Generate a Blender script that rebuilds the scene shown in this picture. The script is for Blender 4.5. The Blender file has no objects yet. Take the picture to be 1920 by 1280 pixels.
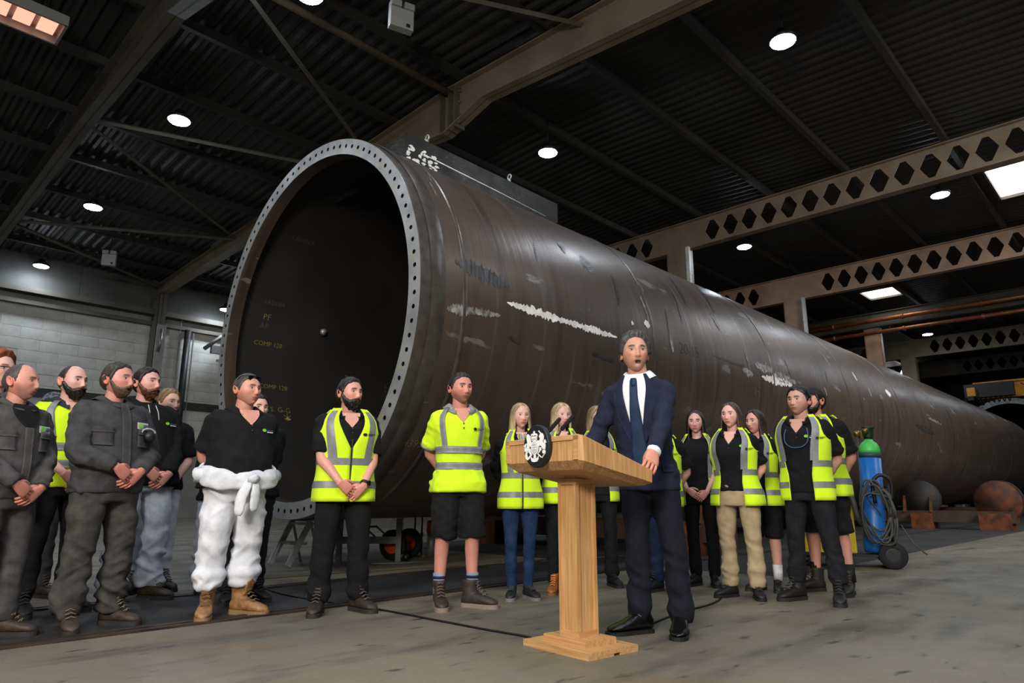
import bpy, bmesh, math, random
import numpy as np
from mathutils import Vector, Matrix
C = bpy.context
S = C.scene
PI = math.pi
random.seed(7)

# ---------------------------------------------------------------- camera
CAM_H = 0.80
cam_d = bpy.data.cameras.new('camera'); cam = bpy.data.objects.new('camera', cam_d)
S.collection.objects.link(cam); S.camera = cam
cam_d.sensor_width = 36.0; cam_d.lens = 24.0; cam_d.clip_end = 300
cam.location = (0, 0, CAM_H)
cam.rotation_euler = (math.radians(90 + 12.98), 0, 0)

# hall axes: A runs along the steel tower, B across the hall (towards the left wall)
YAW = math.radians(44.0)
AX = np.array([math.sin(YAW), math.cos(YAW), 0.0])
BX = np.array([-math.cos(YAW), math.sin(YAW), 0.0])
HROT = PI/2 - YAW            # rotation about z that takes +X to A (and +Y to B)
def abz(a, b, z=0.0):
    p = AX*a + BX*b
    return (float(p[0]), float(p[1]), float(z))

# ---------------------------------------------------------------- world, lights, exposure
S.view_settings.view_transform = 'Standard'
S.view_settings.look = 'None'
S.view_settings.exposure = 0.0
S.view_settings.gamma = 1.0
S.view_settings.use_curve_mapping = False
w = bpy.data.worlds.new('world'); S.world = w; w.use_nodes = True
w.node_tree.nodes['Background'].inputs[0].default_value = (0.75, 0.85, 1.0, 1)
w.node_tree.nodes['Background'].inputs[1].default_value = 0.5

def area(name, loc, target, sx, sy, power, col):
    d = bpy.data.lights.new(name, 'AREA'); d.shape = 'RECTANGLE'; d.size = sx; d.size_y = sy
    d.energy = power; d.color = col
    o = bpy.data.objects.new(name, d); S.collection.objects.link(o); o.location = loc
    v = Vector(target) - Vector(loc); o.rotation_euler = v.to_track_quat('-Z', 'Y').to_euler()
    return o
# press lighting that stands behind the photographer, and the roof light of the bay behind
area('press_light_panel', (-2.6, -4.5, 4.6), (0.2, 5.5, 1.2), 2.2, 1.6, 820, (1.0, 0.93, 0.84))
area('press_light_panel_two', (4.6, -3.6, 4.4), (1.0, 5.5, 1.2), 2.0, 1.5, 90, (1.0, 0.95, 0.88))
area('bay_roof_light', (1.0, -3.0, 9.0), (0.5, 6.0, 0.0), 7.0, 4.0, 500, (0.92, 0.96, 1.0))

area('right_fill_light', abz(15, -7, 9.4), abz(23, 6, 2.0), 6.0, 4.0, 900, (1.0, 0.95, 0.9)).data.spread = math.radians(110)  # unseen fill added to brighten the right end of the tower

# ---------------------------------------------------------------- materials
def lin(c):
    r = []
    for v in c[:3]:
        v = v/255.0
        r.append(v/12.92 if v <= 0.04045 else ((v+0.055)/1.055)**2.4)
    return (r[0], r[1], r[2], 1.0)
MATS = {}
def mat(name, c, rough=0.6, metal=0.0, c2=None, scale=6.0, lo=0.35, hi=0.65, bump=0.0, bscale=60.0, stretch=None,
        rough2=None, emit=0.0, sheen=0.0, spec=0.5, bdist=0.02, coord='Object', detail=5.0):
    if name in MATS: return MATS[name]
    m = bpy.data.materials.new(name); m.use_nodes = True; MATS[name] = m
    nt = m.node_tree; N = nt.nodes; L = nt.links; b = N['Principled BSDF']
    b.inputs['Base Color'].default_value = lin(c); b.inputs['Roughness'].default_value = rough
    b.inputs['Metallic'].default_value = metal
    b.inputs['Specular IOR Level'].default_value = spec
    if sheen: b.inputs['Sheen Weight'].default_value = sheen
    tc = N.new('ShaderNodeTexCoord'); mp = N.new('ShaderNodeMapping'); L.new(tc.outputs[coord], mp.inputs[0])
    if stretch: mp.inputs['Scale'].default_value = stretch
    if c2 is not None or rough2 is not None:
        n = N.new('ShaderNodeTexNoise'); n.inputs['Scale'].default_value = scale; n.inputs['Detail'].default_value = detail
        L.new(mp.outputs[0], n.inputs['Vector'])
        mr = N.new('ShaderNodeMapRange'); mr.inputs[1].default_value = lo; mr.inputs[2].default_value = hi
        L.new(n.outputs['Fac'], mr.inputs[0])
        if c2 is not None:
            mx = N.new('ShaderNodeMix'); mx.data_type = 'RGBA'
            mx.inputs[6].default_value = lin(c); mx.inputs[7].default_value = lin(c2)
            L.new(mr.outputs[0], mx.inputs[0]); L.new(mx.outputs[2], b.inputs['Base Color'])
        if rough2 is not None:
            r = N.new('ShaderNodeMapRange'); r.inputs[3].default_value = rough; r.inputs[4].default_value = rough2
            L.new(mr.outputs[0], r.inputs[0]); L.new(r.outputs[0], b.inputs['Roughness'])
    if bump:
        n2 = N.new('ShaderNodeTexNoise'); n2.inputs['Scale'].default_value = bscale; n2.inputs['Detail'].default_value = 6
        L.new(mp.outputs[0], n2.inputs['Vector'])
        bp = N.new('ShaderNodeBump'); bp.inputs['Strength'].default_value = bump; bp.inputs['Distance'].default_value = bdist
        L.new(n2.outputs['Fac'], bp.inputs['Height']); L.new(bp.outputs[0], b.inputs['Normal'])
    if emit:
        b.inputs['Emission Color'].default_value = lin(c); b.inputs['Emission Strength'].default_value = emit
    return m
def fabric(name, c, c2=None, rough=0.9, bump=0.25):
    return mat('fabric_'+name, c, rough, 0, c2 or tuple(min(255, v*1.25+3) for v in c), scale=14, bump=bump, bscale=90, spec=0.25, bdist=0.004)

def floor_mat():
    m = bpy.data.materials.new('concrete_floor'); m.use_nodes = True
    nt = m.node_tree; N = nt.nodes; L = nt.links; b = N['Principled BSDF']
    tc = N.new('ShaderNodeTexCoord')
    def noise(sc, det, lo, hi, st=(1, 1, 1)):
        mp = N.new('ShaderNodeMapping'); mp.inputs['Scale'].default_value = st
        L.new(tc.outputs['Object'], mp.inputs[0])
        n = N.new('ShaderNodeTexNoise'); n.inputs['Scale'].default_value = sc; n.inputs['Detail'].default_value = det
        L.new(mp.outputs[0], n.inputs['Vector'])
        r = N.new('ShaderNodeMapRange'); r.inputs[1].default_value = lo; r.inputs[2].default_value = hi
        L.new(n.outputs['Fac'], r.inputs[0]); return r.outputs[0]
    def mix(f, a, c):
        mx = N.new('ShaderNodeMix'); mx.data_type = 'RGBA'; L.new(f, mx.inputs[0])
        if isinstance(a, tuple): mx.inputs[6].default_value = lin(a)
        else: L.new(a, mx.inputs[6])
        mx.inputs[7].default_value = lin(c); return mx.outputs[2]
    base = mix(noise(0.55, 6, 0.35, 0.68), (124, 115, 98), (96, 90, 79))
    base = mix(noise(1.7, 8, 0.52, 0.72, (0.4, 1.6, 1)), base, (64, 60, 54))
    base = mix(noise(6.0, 6, 0.62, 0.72, (0.6, 1.6, 1)), base, (44, 41, 38))
    base = mix(noise(0.8, 4, 0.58, 0.75), base, (112, 92, 66))
    base = mix(noise(30.0, 4, 0.66, 0.74), base, (128, 122, 110))
    L.new(base, b.inputs['Base Color'])
    rr = N.new('ShaderNodeMapRange'); rr.inputs[3].default_value = 0.42; rr.inputs[4].default_value = 0.75
    L.new(noise(2.2, 5, 0.3, 0.7), rr.inputs[0]); L.new(rr.outputs[0], b.inputs['Roughness'])
    n = N.new('ShaderNodeTexNoise'); n.inputs['Scale'].default_value = 25; n.inputs['Detail'].default_value = 8
    L.new(tc.outputs['Object'], n.inputs['Vector'])
    bp = N.new('ShaderNodeBump'); bp.inputs['Strength'].default_value = 0.25; bp.inputs['Distance'].default_value = 0.01
    L.new(n.outputs['Fac'], bp.inputs['Height']); L.new(bp.outputs[0], b.inputs['Normal'])
    return m

def wood_mat(name, c, c2, axis):
    st = [28, 28, 28]; st[axis] = 1.6
    return mat(name, c, 0.45, 0, c2, scale=2.2, lo=0.3, hi=0.7, bump=0.06, bscale=3.0, stretch=tuple(st), detail=7, bdist=0.004)

def skin_mat():
    m = bpy.data.materials.new('skin'); m.use_nodes = True
    nt = m.node_tree; N = nt.nodes; L = nt.links; b = N['Principled BSDF']
    at = N.new('ShaderNodeAttribute'); at.attribute_name = 'Col'
    n = N.new('ShaderNodeTexNoise'); n.inputs['Scale'].default_value = 45; n.inputs['Detail'].default_value = 4
    tc = N.new('ShaderNodeTexCoord'); L.new(tc.outputs['Object'], n.inputs['Vector'])
    mr = N.new('ShaderNodeMapRange'); mr.inputs[3].default_value = 0.88; mr.inputs[4].default_value = 1.12
    L.new(n.outputs['Fac'], mr.inputs[0])
    mx = N.new('ShaderNodeMix'); mx.data_type = 'RGBA'; mx.blend_type = 'MULTIPLY'; mx.inputs[0].default_value = 1
    L.new(at.outputs['Color'], mx.inputs[6]); L.new(mr.outputs[0], mx.inputs[7])
    L.new(mx.outputs[2], b.inputs['Base Color'])
    b.inputs['Roughness'].default_value = 0.46
    b.inputs['Subsurface Weight'].default_value = 0.06; b.inputs['Subsurface Radius'].default_value = (0.02, 0.008, 0.004)
    b.inputs['Subsurface Scale'].default_value = 0.4
    return m
SKIN = skin_mat()

# ---------------------------------------------------------------- mesh helpers
class MB:
    def __init__(s): s.v = []; s.f = []; s.mi = []; s.sm = []; s.n = 0
    def add(s, v, f, mi=0, smooth=False):
        v = [tuple(map(float, p)) for p in v]
        s.v += v; s.f += [tuple(int(i)+s.n for i in q) for q in f]
        s.mi += [mi]*len(f); s.sm += [smooth]*len(f); s.n += len(v); return s
    def box(s, c, d, rz=0.0, mi=0, R=None):
        x, y, z = d[0]/2, d[1]/2, d[2]/2
        P = np.array([(-x,-y,-z),(x,-y,-z),(x,y,-z),(-x,y,-z),(-x,-y,z),(x,-y,z),(x,y,z),(-x,y,z)])
        if R is None and rz: R = rotz(rz)
        if R is not None: P = P @ np.asarray(R).T
        P = P + np.array(c)
        return s.add(P, [(0,3,2,1),(4,5,6,7),(0,1,5,4),(1,2,6,5),(2,3,7,6),(3,0,4,7)], mi)
    def loft(s, rings, wrap=True, caps=True, mi=0, smooth=True):
        rings = np.asarray(rings, float); m, n = rings.shape[:2]
        F = []
        for i in range(m-1):
            for j in range(n if wrap else n-1):
                k = (j+1) % n
                F.append((i*n+j, i*n+k, (i+1)*n+k, (i+1)*n+j))
        if caps and wrap:
            F.append(tuple(range(n))[::-1]); F.append(tuple((m-1)*n+j for j in range(n)))
        return s.add(rings.reshape(-1, 3), F, mi, smooth)
    def tube(s, pts, r, n=8, mi=0, smooth=True, caps=True, flat=None):
        return s.loft(tube_rings(pts, r, n, flat), True, caps, mi, smooth)
    def poly(s, pts, z0, z1, f, mi=0):
        """2-D outline pushed from z0 to z1; f maps (x, y, z) to 3-D."""
        n = len(pts); A = [f(p[0], p[1], z0) for p in pts] + [f(p[0], p[1], z1) for p in pts]
        F = [tuple(range(n)), tuple(range(n, 2*n))[::-1]] + [(i, i+n, (i+1) % n+n, (i+1) % n) for i in range(n)]
        return s.add(A, F, mi)
    def build(s, name, mats, parent=None, label=None, cat=None, group=None, kind=None, loc=None, rz=None, fix=True):
        me = bpy.data.meshes.new(name); me.from_pydata(s.v, [], s.f)
        if not isinstance(mats, (list, tuple)): mats = [mats]
        for m in mats: me.materials.append(m)
        me.polygons.foreach_set('material_index', s.mi); me.polygons.foreach_set('use_smooth', s.sm)
        if fix:
            bm = bmesh.new(); bm.from_mesh(me); bmesh.ops.recalc_face_normals(bm, faces=bm.faces); bm.to_mesh(me); bm.free()
        me.update()
        return link(name, me, parent, label, cat, group, kind, loc, rz)
def link(name, me, parent=None, label=None, cat=None, group=None, kind=None, loc=None, rz=None):
    o = bpy.data.objects.new(name, me); S.collection.objects.link(o)
    if parent is not None: o.parent = parent
    if loc is not None: o.location = loc
    if rz is not None: o.rotation_euler = (0, 0, rz)
    return tag(o, label, cat, group, kind)
def tag(o, label=None, cat=None, group=None, kind=None):
    if label: o['label'] = label
    if cat: o['category'] = cat
    if group: o['group'] = group
    if kind: o['kind'] = kind
    return o
def thing(name, label, cat, loc=(0, 0, 0), rz=0.0, group=None, kind=None):
    o = bpy.data.objects.new(name, None); S.collection.objects.link(o); o.empty_display_size = 0.1
    o.location = loc; o.rotation_euler = (0, 0, rz)
    return tag(o, label, cat, group, kind)
def copy_tree(o, parent=None):
    c = o.copy(); S.collection.objects.link(c)
    if parent is not None: c.parent = parent
    for ch in list(o.children): copy_tree(ch, c)
    return c
def rotz(a): return np.array([[math.cos(a), -math.sin(a), 0], [math.sin(a), math.cos(a), 0], [0, 0, 1]])
def rotx(a): return np.array([[1, 0, 0], [0, math.cos(a), -math.sin(a)], [0, math.sin(a), math.cos(a)]])
def roty(a): return np.array([[math.cos(a), 0, math.sin(a)], [0, 1, 0], [-math.sin(a), 0, math.cos(a)]])
def nrm(v): v = np.asarray(v, float); return v/max(1e-9, np.linalg.norm(v))
def tube_rings(pts, r, n=8, flat=None):
    pts = np.asarray(pts, float); m = len(pts)
    r = np.broadcast_to(np.asarray(r, float), (m,)) if np.ndim(r) < 2 else np.asarray(r, float)
    T = np.gradient(pts, axis=0); rings = []
    up = np.array([0, 0, 1.0]) if abs(nrm(T[0])[2]) < 0.9 else np.array([0, 1.0, 0])
    u = nrm(np.cross(T[0], up))
    for i in range(m):
        t = nrm(T[i]); u = nrm(u - t*np.dot(u, t)); v = np.cross(t, u)
        a = np.linspace(0, 2*PI, n, endpoint=False)
        ru, rv = (r[i], r[i]) if np.ndim(r[i]) == 0 else r[i]
        if flat is not None: rv = rv*flat
        rings.append(pts[i] + np.outer(np.cos(a)*ru, u) + np.outer(np.sin(a)*rv, v))
    return rings
def spline(pts, k=8):
    """Catmull-Rom through pts."""
    P = np.asarray(pts, float); P = np.vstack([2*P[0]-P[1], P, 2*P[-1]-P[-2]]); out = []
    for i in range(1, len(P)-2):
        for t in np.linspace(0, 1, k, endpoint=False):
            a, b, c, d = P[i-1], P[i], P[i+1], P[i+2]
            out.append(0.5*((2*b)+(-a+c)*t+(2*a-5*b+4*c-d)*t*t+(-a+3*b-3*c+d)*t**3))
    out.append(P[-2]); return np.array(out)
_rs = np.random.RandomState(3); _G = _rs.rand(32, 32, 32)
def vnoise(P, sc=1.0, seed=0.0):
    """smooth value noise in -1..1 at points P (n,3)"""
    Q = np.asarray(P)*np.asarray(sc) + seed*7.31; i = np.floor(Q).astype(int); f = Q-i; f = f*f*(3-2*f)
    def g(a, b, c): return _G[(i[..., 0]+a) & 31, (i[..., 1]+b) & 31, (i[..., 2]+c) & 31]
    x, y, z = f[..., 0], f[..., 1], f[..., 2]
    r = ((g(0,0,0)*(1-x)+g(1,0,0)*x)*(1-y)+(g(0,1,0)*(1-x)+g(1,1,0)*x)*y)*(1-z) + \
        ((g(0,0,1)*(1-x)+g(1,0,1)*x)*(1-y)+(g(0,1,1)*(1-x)+g(1,1,1)*x)*y)*z
    return r*2-1
def ridge(P, sc, seed):
    return 1-2.6*np.abs(vnoise(P, sc, seed))
def remesh(mb, voxel=0.015, smooth=4, fac=0.5):
    me = bpy.data.meshes.new('tmp'); me.from_pydata(mb.v, [], mb.f)
    bm = bmesh.new(); bm.from_mesh(me); bmesh.ops.recalc_face_normals(bm, faces=bm.faces); bm.to_mesh(me); bm.free()
    o = bpy.data.objects.new('tmp', me); S.collection.objects.link(o)
    m = o.modifiers.new('r', 'REMESH'); m.mode = 'VOXEL'; m.voxel_size = voxel
    if smooth:
        k = o.modifiers.new('s', 'SMOOTH'); k.iterations = smooth; k.factor = fac
    ev = o.evaluated_get(C.evaluated_depsgraph_get()); e = ev.to_mesh()
    V = np.empty(len(e.vertices)*3); e.vertices.foreach_get('co', V); V = V.reshape(-1, 3)
    Nn = np.empty(len(e.vertices)*3); e.vertices.foreach_get('normal', Nn); Nn = Nn.reshape(-1, 3)
    F = [tuple(p.vertices) for p in e.polygons]
    ev.to_mesh_clear(); bpy.data.objects.remove(o); bpy.data.meshes.remove(me)
    return V, F, Nn
# ================================================================ the hall
STEEL = mat('beam_paint', (128, 114, 94), 0.55, 0, (108, 96, 78), scale=1.2, bump=0.1, bscale=20)
STEELD = mat('beam_paint_dark', (92, 86, 75), 0.6, 0, (74, 69, 60), scale=1.2)
TAN = mat('column_paint', (170, 140, 116), 0.55, 0, (140, 116, 96), scale=1.5, bump=0.1, bscale=20)
SHEET = mat('roof_sheet', (44, 43, 40), 0.55, 0, (32, 31, 29), scale=0.6)
PURL = mat('purlin_steel', (46, 43, 38), 0.6, 0, (34, 32, 28), scale=1.0)
WALLM = mat('wall_render', (150, 147, 140), 0.85, 0, (126, 124, 118), scale=0.9, bump=0.2, bscale=12)
BLOCKM = mat('wall_block', (208, 205, 196), 0.85, 0, (182, 179, 170), scale=1.6, bump=0.3, bscale=14)
CLAD = mat('cladding', (80, 79, 75), 0.6, 0, (68, 67, 63), scale=0.8)
DARK = mat('dark_steel', (38, 37, 35), 0.5, 0.2, (26, 25, 24), scale=4)
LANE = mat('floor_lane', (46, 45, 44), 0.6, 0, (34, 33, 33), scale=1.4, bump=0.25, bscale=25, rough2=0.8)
GALV = mat('galvanised', (150, 150, 148), 0.4, 0.7, (110, 110, 110), scale=9)
WHITE = mat('white_plastic', (200, 200, 196), 0.5)
BLACK = mat('black_plastic', (14, 14, 15), 0.5, c2=(22, 22, 23), scale=30)
CABLE = mat('black_rubber', (13, 13, 14), 0.55)
RUST = mat('rusty_orange', (120, 62, 22), 0.75, 0, (64, 38, 22), scale=5, bump=0.3, bscale=30)
A0, A1, B0, B1 = -14.0, 66.0, -15.0, 31.6
RIDGE_B, RIDGE_Z, SLOPE = 11.7, 11.05, 0.042
def roof_z(b): return RIDGE_Z - SLOPE*abs(b-RIDGE_B)
def hb(mb, a0, a1, b0, b1, z0, z1, mi=0):
    return mb.box(((a0+a1)/2, (b0+b1)/2, (z0+z1)/2), (a1-a0, b1-b0, z1-z0), mi=mi)

# floor: one slab; the lane under the tower and the channel between the rails are darker
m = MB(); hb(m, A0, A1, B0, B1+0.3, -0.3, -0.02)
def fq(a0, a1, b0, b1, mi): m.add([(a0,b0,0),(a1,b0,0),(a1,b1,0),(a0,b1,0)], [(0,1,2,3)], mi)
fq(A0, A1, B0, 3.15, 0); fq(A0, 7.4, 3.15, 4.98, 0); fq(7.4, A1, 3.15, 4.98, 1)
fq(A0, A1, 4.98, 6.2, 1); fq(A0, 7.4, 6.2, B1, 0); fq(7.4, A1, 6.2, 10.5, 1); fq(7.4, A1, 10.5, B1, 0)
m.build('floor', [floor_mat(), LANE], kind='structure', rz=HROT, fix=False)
RAIL = mat('worn_rail', (88, 74, 62), 0.5, 0.5, (52, 45, 40), scale=7, stretch=(0.6, 6, 6))
for nm, b in (('trim_1', 4.84), ('trim_2', 6.27)):
    m = MB(); hb(m, A0, 60, b-0.075, b-0.02, 0, 0.014); hb(m, A0, 60, b+0.03, b+0.075, 0, 0.012)
    hb(m, A0, 60, b-0.02, b+0.03, 0, 0.004, 1)
    m.build(nm, [RAIL, DARK], kind='structure', rz=HROT, label='worn steel floor rail sunk in the concrete beside the tower')

# walls
wl = MB(); hb(wl, A0, A1, B1, B1+0.3, 0, 10.4); wl = wl.build('wall_left', WALLM, kind='structure', rz=HROT)
bm_ = MB(); bm_.box((0, 0, 0), (1.345, 0.06, 0.437)); k = 0; bme = None
for r in range(12):
    for c in range(16):
        a = 1.2 + c*1.35 + (0.675 if r % 2 else 0); z = 3.1 + r*0.445
        if bme is None:
            o = bm_.build('block', BLOCKM, wl); bme = o.data
        else: o = link('block', bme, wl)
        o.location = (a, B1-0.03+random.uniform(-0.004, 0.008), z); o.rotation_euler = (0, 0, random.uniform(-0.004, 0.004))
pm_ = MB(); pm_.box((0, 0, 0), (2.96, 0.05, 1.42)); pme = None
for c in range(10):
    o = pm_.build('cladding_panel', CLAD, wl) if pme is None else link('cladding_panel', pme, wl)
    pme = o.data; o.location = (-3.5+c*3.0, B1-0.04, 9.62)
for nm, args in (('rail_beam', (A0, A1, B1-0.5, B1, 8.62, 8.84)), ('rail_beam', (A0, A1, B1-0.35, B1, 8.18, 8.34)), ('louver_band', (A0, A1, B1-0.3, B1, 4.66, 4.98))):
    m = MB(); hb(m, *args); m.build(nm, STEELD if nm == 'rail_beam' else DARK, wl)  # the lowest bar is the dark louver band of the wall
for nm, args in (('wall_back', (A1, A1+0.3, B0, B1, 0, 11.2)), ('wall_front', (A0-0.3, A0, B0, B1, 0, 11.2)), ('wall_right', (A0, A1, B0-0.3, B0, 0, 10.4))):
    m = MB(); hb(m, *args); m.build(nm, mat('wall_dark', (58, 56, 52), 0.85, 0, (44, 43, 40), scale=0.8), kind='structure', rz=HROT)

# roof lights (openings are left in the sheeting)
SKY = [(23.8, 26.7, 0.4, 3.0), (35.8, 37.7, 8.75, 10.35)]
m = MB(); p = 0.32; prof = ((0, 0), (0.07, 0.06), (0.16, 0.06), (0.23, 0.0))
ALLX = sorted([(A0+i*p+q[0], q[1]) for i in range(int((A1-A0)/p)+1) for q in prof])
def sheet(b0, b1, a0, a1):
    g = lambda x: float(np.interp(x, [q[0] for q in ALLX], [q[1] for q in ALLX]))
    L_ = [(a0, g(a0))]+[q for q in ALLX if a0 < q[0] < a1]+[(a1, g(a1))]; xs, zs = [q[0] for q in L_], [q[1] for q in L_]
    V = [(x, b, roof_z(b)+z) for b in (b0, b1) for x, z in zip(xs, zs)]; k = len(xs)
    m.add(V, [(i, i+1, k+i+1, k+i) for i in range(k-1)])
sheet(RIDGE_B, B1, A0, A1)
sheet(B0, 0.4, A0, A1)
sheet(0.4, 3.0, A0, 23.8); sheet(0.4, 3.0, 26.7, A1); sheet(3.0, 8.75, A0, A1)
sheet(8.75, 10.35, A0, 35.8); sheet(8.75, 10.35, 37.7, A1); sheet(10.35, RIDGE_B, A0, A1)
m.build('ceiling', SHEET, kind='structure', rz=HROT, fix=False)
PANE = mat('daylight_pane', (255, 253, 248), 0.4, emit=5.0)
for i, (a0, a1, b0, b1) in enumerate(SKY):
    m = MB(); t = 0.06; z = roof_z((b0+b1)/2)
    for q in ((a0, a1, b0, b0+t), (a0, a1, b1-t, b1), (a0, a0+t, b0, b1), (a1-t, a1, b0, b1)): hb(m, *q, z-0.08, z+0.12)
    f = m.build('window_%d' % (i+1), STEELD, kind='structure', rz=HROT, label='rectangular roof light of frosted panes')
    for k in range(2):
        m = MB(); hb(m, a0+t, a1-t, b0+t+(b1-b0-2*t)*k/2+0.01, b0+t+(b1-b0-2*t)*(k+1)/2-0.01, z+0.02, z+0.05); m.build('pane', PANE, f)
for i, b in enumerate((13.9, 15.1)):
    m = MB(); hb(m, 58.8, 59.0, b-0.02, b+1.02, 9.3, 10.75); f = m.build('window_%d' % (i+3), STEELD, kind='structure', rz=HROT)
    m = MB(); hb(m, 58.76, 58.8, b+0.05, b+0.95, 9.37, 10.68); m.build('pane', PANE, f)

# plain roof beams: web, flanges, and the bolted splice over the tower
def ibeam(name, a, top, bot, fw=0.3, material=STEEL, label=None):
    """top/bot: lists of (b, z) along the beam"""
    m = MB(); f = lambda x, y, z: (a+z, x, y)
    m.poly(list(bot)+list(top)[::-1], -0.015, 0.015, f)
    for line, s in ((top, -1), (bot, 1)):
        for (b0, z0), (b1, z1) in zip(line[:-1], line[1:]):
            m.add([(a-fw/2,b0,z0),(a+fw/2,b0,z0),(a+fw/2,b1,z1),(a-fw/2,b1,z1),(a-fw/2,b0,z0+s*0.035),(a+fw/2,b0,z0+s*0.035),(a+fw/2,b1,z1+s*0.035),(a-fw/2,b1,z1+s*0.035)],
                  [(0,1,2,3),(7,6,5,4),(0,4,5,1),(1,5,6,2),(2,6,7,3),(3,7,4,0)])
    return m.build(name, material, kind='structure', rz=HROT, label=label)
rt = lambda b: roof_z(b)-0.22
r2 = ibeam('roof_beam', 10.0, [(-15, rt(-15)), (11.7, rt(11.7)), (31.6, rt(31.6))],
           [(-15, 8.2), (0, 9.15), (5, 9.59), (10.5, 10.03), (11.9, 9.62), (13.2, 9.78), (15.5, 10.05), (31.6, 9.5)], 0.34, label='deep tan painted roof beam with a bolted splice above the tower')
for s in (-0.24, 0.0, 0.3):
    m = MB(); hb(m, 10-0.16, 10+0.16, 11.7+s-0.02, 11.7+s+0.02, 9.66, rt(11.7)-0.03); m.build('stiffener_plate', STEELD, r2)
m0 = MB(); m0.tube([(0, 0, 0), (0, 0.05, 0)], 0.025, 6, smooth=False); bo = None
for z in (9.75, 9.85, 9.95, 10.3, 10.6, 10.7):
    for x in (-0.1, 0.1):
        o = m0.build('bolt', GALV, r2) if bo is None else link('bolt', bo, r2)
        bo = o.data; o.location = (10+x, 11.32, z)
ibeam('roof_beam', 3.7, [(-15, rt(-15)), (11.7, rt(11.7)), (31.6, rt(31.6))],
      [(-15, 8.2), (5, 9.5), (9.6, 9.9), (11.2, 9.5), (12.55, 9.84), (18.5, 9.97), (31.6, 9.62)], 0.34, STEELD, label='dark roof beam crossing the upper left corner')

# castellated beams: a web with a row of hexagonal holes between two flanges
def castellated(a, z0, z1, b0, b1, solid, material, label, pitch=0.667):
    m = MB(); n = int((b1-b0)/pitch); zc = (z0+z1)/2; h = 0.375*(z1-z0)/1.04; fr = 0.012
    for i in range(n):
        c = b0+(i+0.5)*pitch; L, R = c-pitch/2, c+pitch/2
        if any(s0 < c < s1 for s0, s1 in solid):
            hb(m, a-fr, a+fr, L, R, z0, z1); continue
        H_ = [(-0.075, h), (0.075, h), (0.275, 0), (0.075, -h), (-0.075, -h), (-0.275, 0)]
        O = [(L, z1), (R, z1), (R, zc), (R, z0), (L, z0), (L, zc)]
        P = O + [(c+x, zc+z) for x, z in H_]
        V = [(a-fr, x, z) for x, z in P] + [(a+fr, x, z) for x, z in P]
        F = []
        for j in range(6):
            k = (j+1) % 6; F += [(j, k, 6+k, 6+j), (12+j, 12+6+j, 12+6+k, 12+k), (6+j, 6+k, 18+k, 18+j)]
        m.add(V, F)
    hb(m, a-0.15, a+0.15, b0, b1, z1, z1+0.03); hb(m, a-0.15, a+0.15, b0, b1, z0-0.03, z0)
    return m.build('castellated_beam', material, kind='structure', rz=HROT, label=label, fix=False)
OFF = -14.95
c1 = castellated(20.8, 9.42, 10.40, OFF+0.36, 31.5, [(10.6, 12.6)], STEEL, 'castellated beam with hexagonal holes nearest the tower top')
c2 = castellated(29.6, 9.36, 10.42, OFF+0.3, 31.5, [(10.2, 12.4)], TAN, 'tan castellated beam with hexagonal holes in front of the small roof light')
c3 = castellated(47.2, 9.36, 10.42, OFF+0.3, 31.5, [(10.2, 12.4)], STEEL, 'castellated beam far down the hall behind the copper pipes')
c4 = castellated(56.0, 9.36, 10.40, OFF+0.3, 31.5, [(10.2, 12.4)], STEELD, 'farthest castellated beam above the yellow crane')
ibeam('roof_beam', 38.5, [(-15, 10.4), (31.6, 10.4)], [(-15, 9.6), (31.6, 9.6)], 0.34, STEELD, label='dark plain roof beam carrying the copper pipes')
def column(a, b, top, wd, material, label):
    m = MB(); hb(m, a-0.17, a+0.17, b-wd/2, b-wd/2+0.04, 0, top); hb(m, a-0.17, a+0.17, b+wd/2-0.04, b+wd/2, 0, top); hb(m, a-0.02, a+0.02, b-wd/2, b+wd/2, 0, top)
    hb(m, a-0.17, a-0.14, b-wd/2, b+wd/2, 0, top)
    m.box((a, b, 0.02), (0.6, wd+0.25, 0.04)); return m.build('steel_column', material, kind='structure', rz=HROT, label=label)
column(20.8, 11.75, 9.4, 0.85, STEEL, 'steel column under the nearest castellated beam')
column(29.6, 11.2, 9.35, 0.85, TAN, 'tan steel column under the second castellated beam')
column(38.7, 10.7, 9.6, 0.8, mat('column_lit_tone', (205, 168, 140), 0.55, 0, (180, 146, 120), scale=1.5), 'column below the copper pipes, coloured as if warmly lit')  # the warm light on this column is put into its paint colour
column(47.2, 11.2, 9.35, 0.85, STEEL, 'steel column far down the hall')
column(10.0, 31.1, 9.5, 0.7, STEELD, 'wall column at the foot of the tan roof beam')
column(3.7, 31.1, 9.6, 0.7, STEELD, 'wall column at the left edge')
for i, (a, b, z0, z1) in enumerate(((20.42, 11.2, 0.0, 9.36), (29.2, 10.66, 0.0, 9.3))):
    m = MB(); hb(m, a-0.06, a+0.06, b-0.06, b+0.06, z0, z1)
    for k in range(5): hb(m, a-0.07, a+0.07, b-0.07, b+0.07, z1-1-k*1.6, z1-0.94-k*1.6)
    m.build('drain_duct', mat('drain_white', (205, 208, 205), 0.5, 0, (180, 182, 178), scale=4), rz=HROT, label=('white vertical duct beside the nearest castellated beam column', 'white vertical duct beside the tan column')[i], cat='duct')

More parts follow.
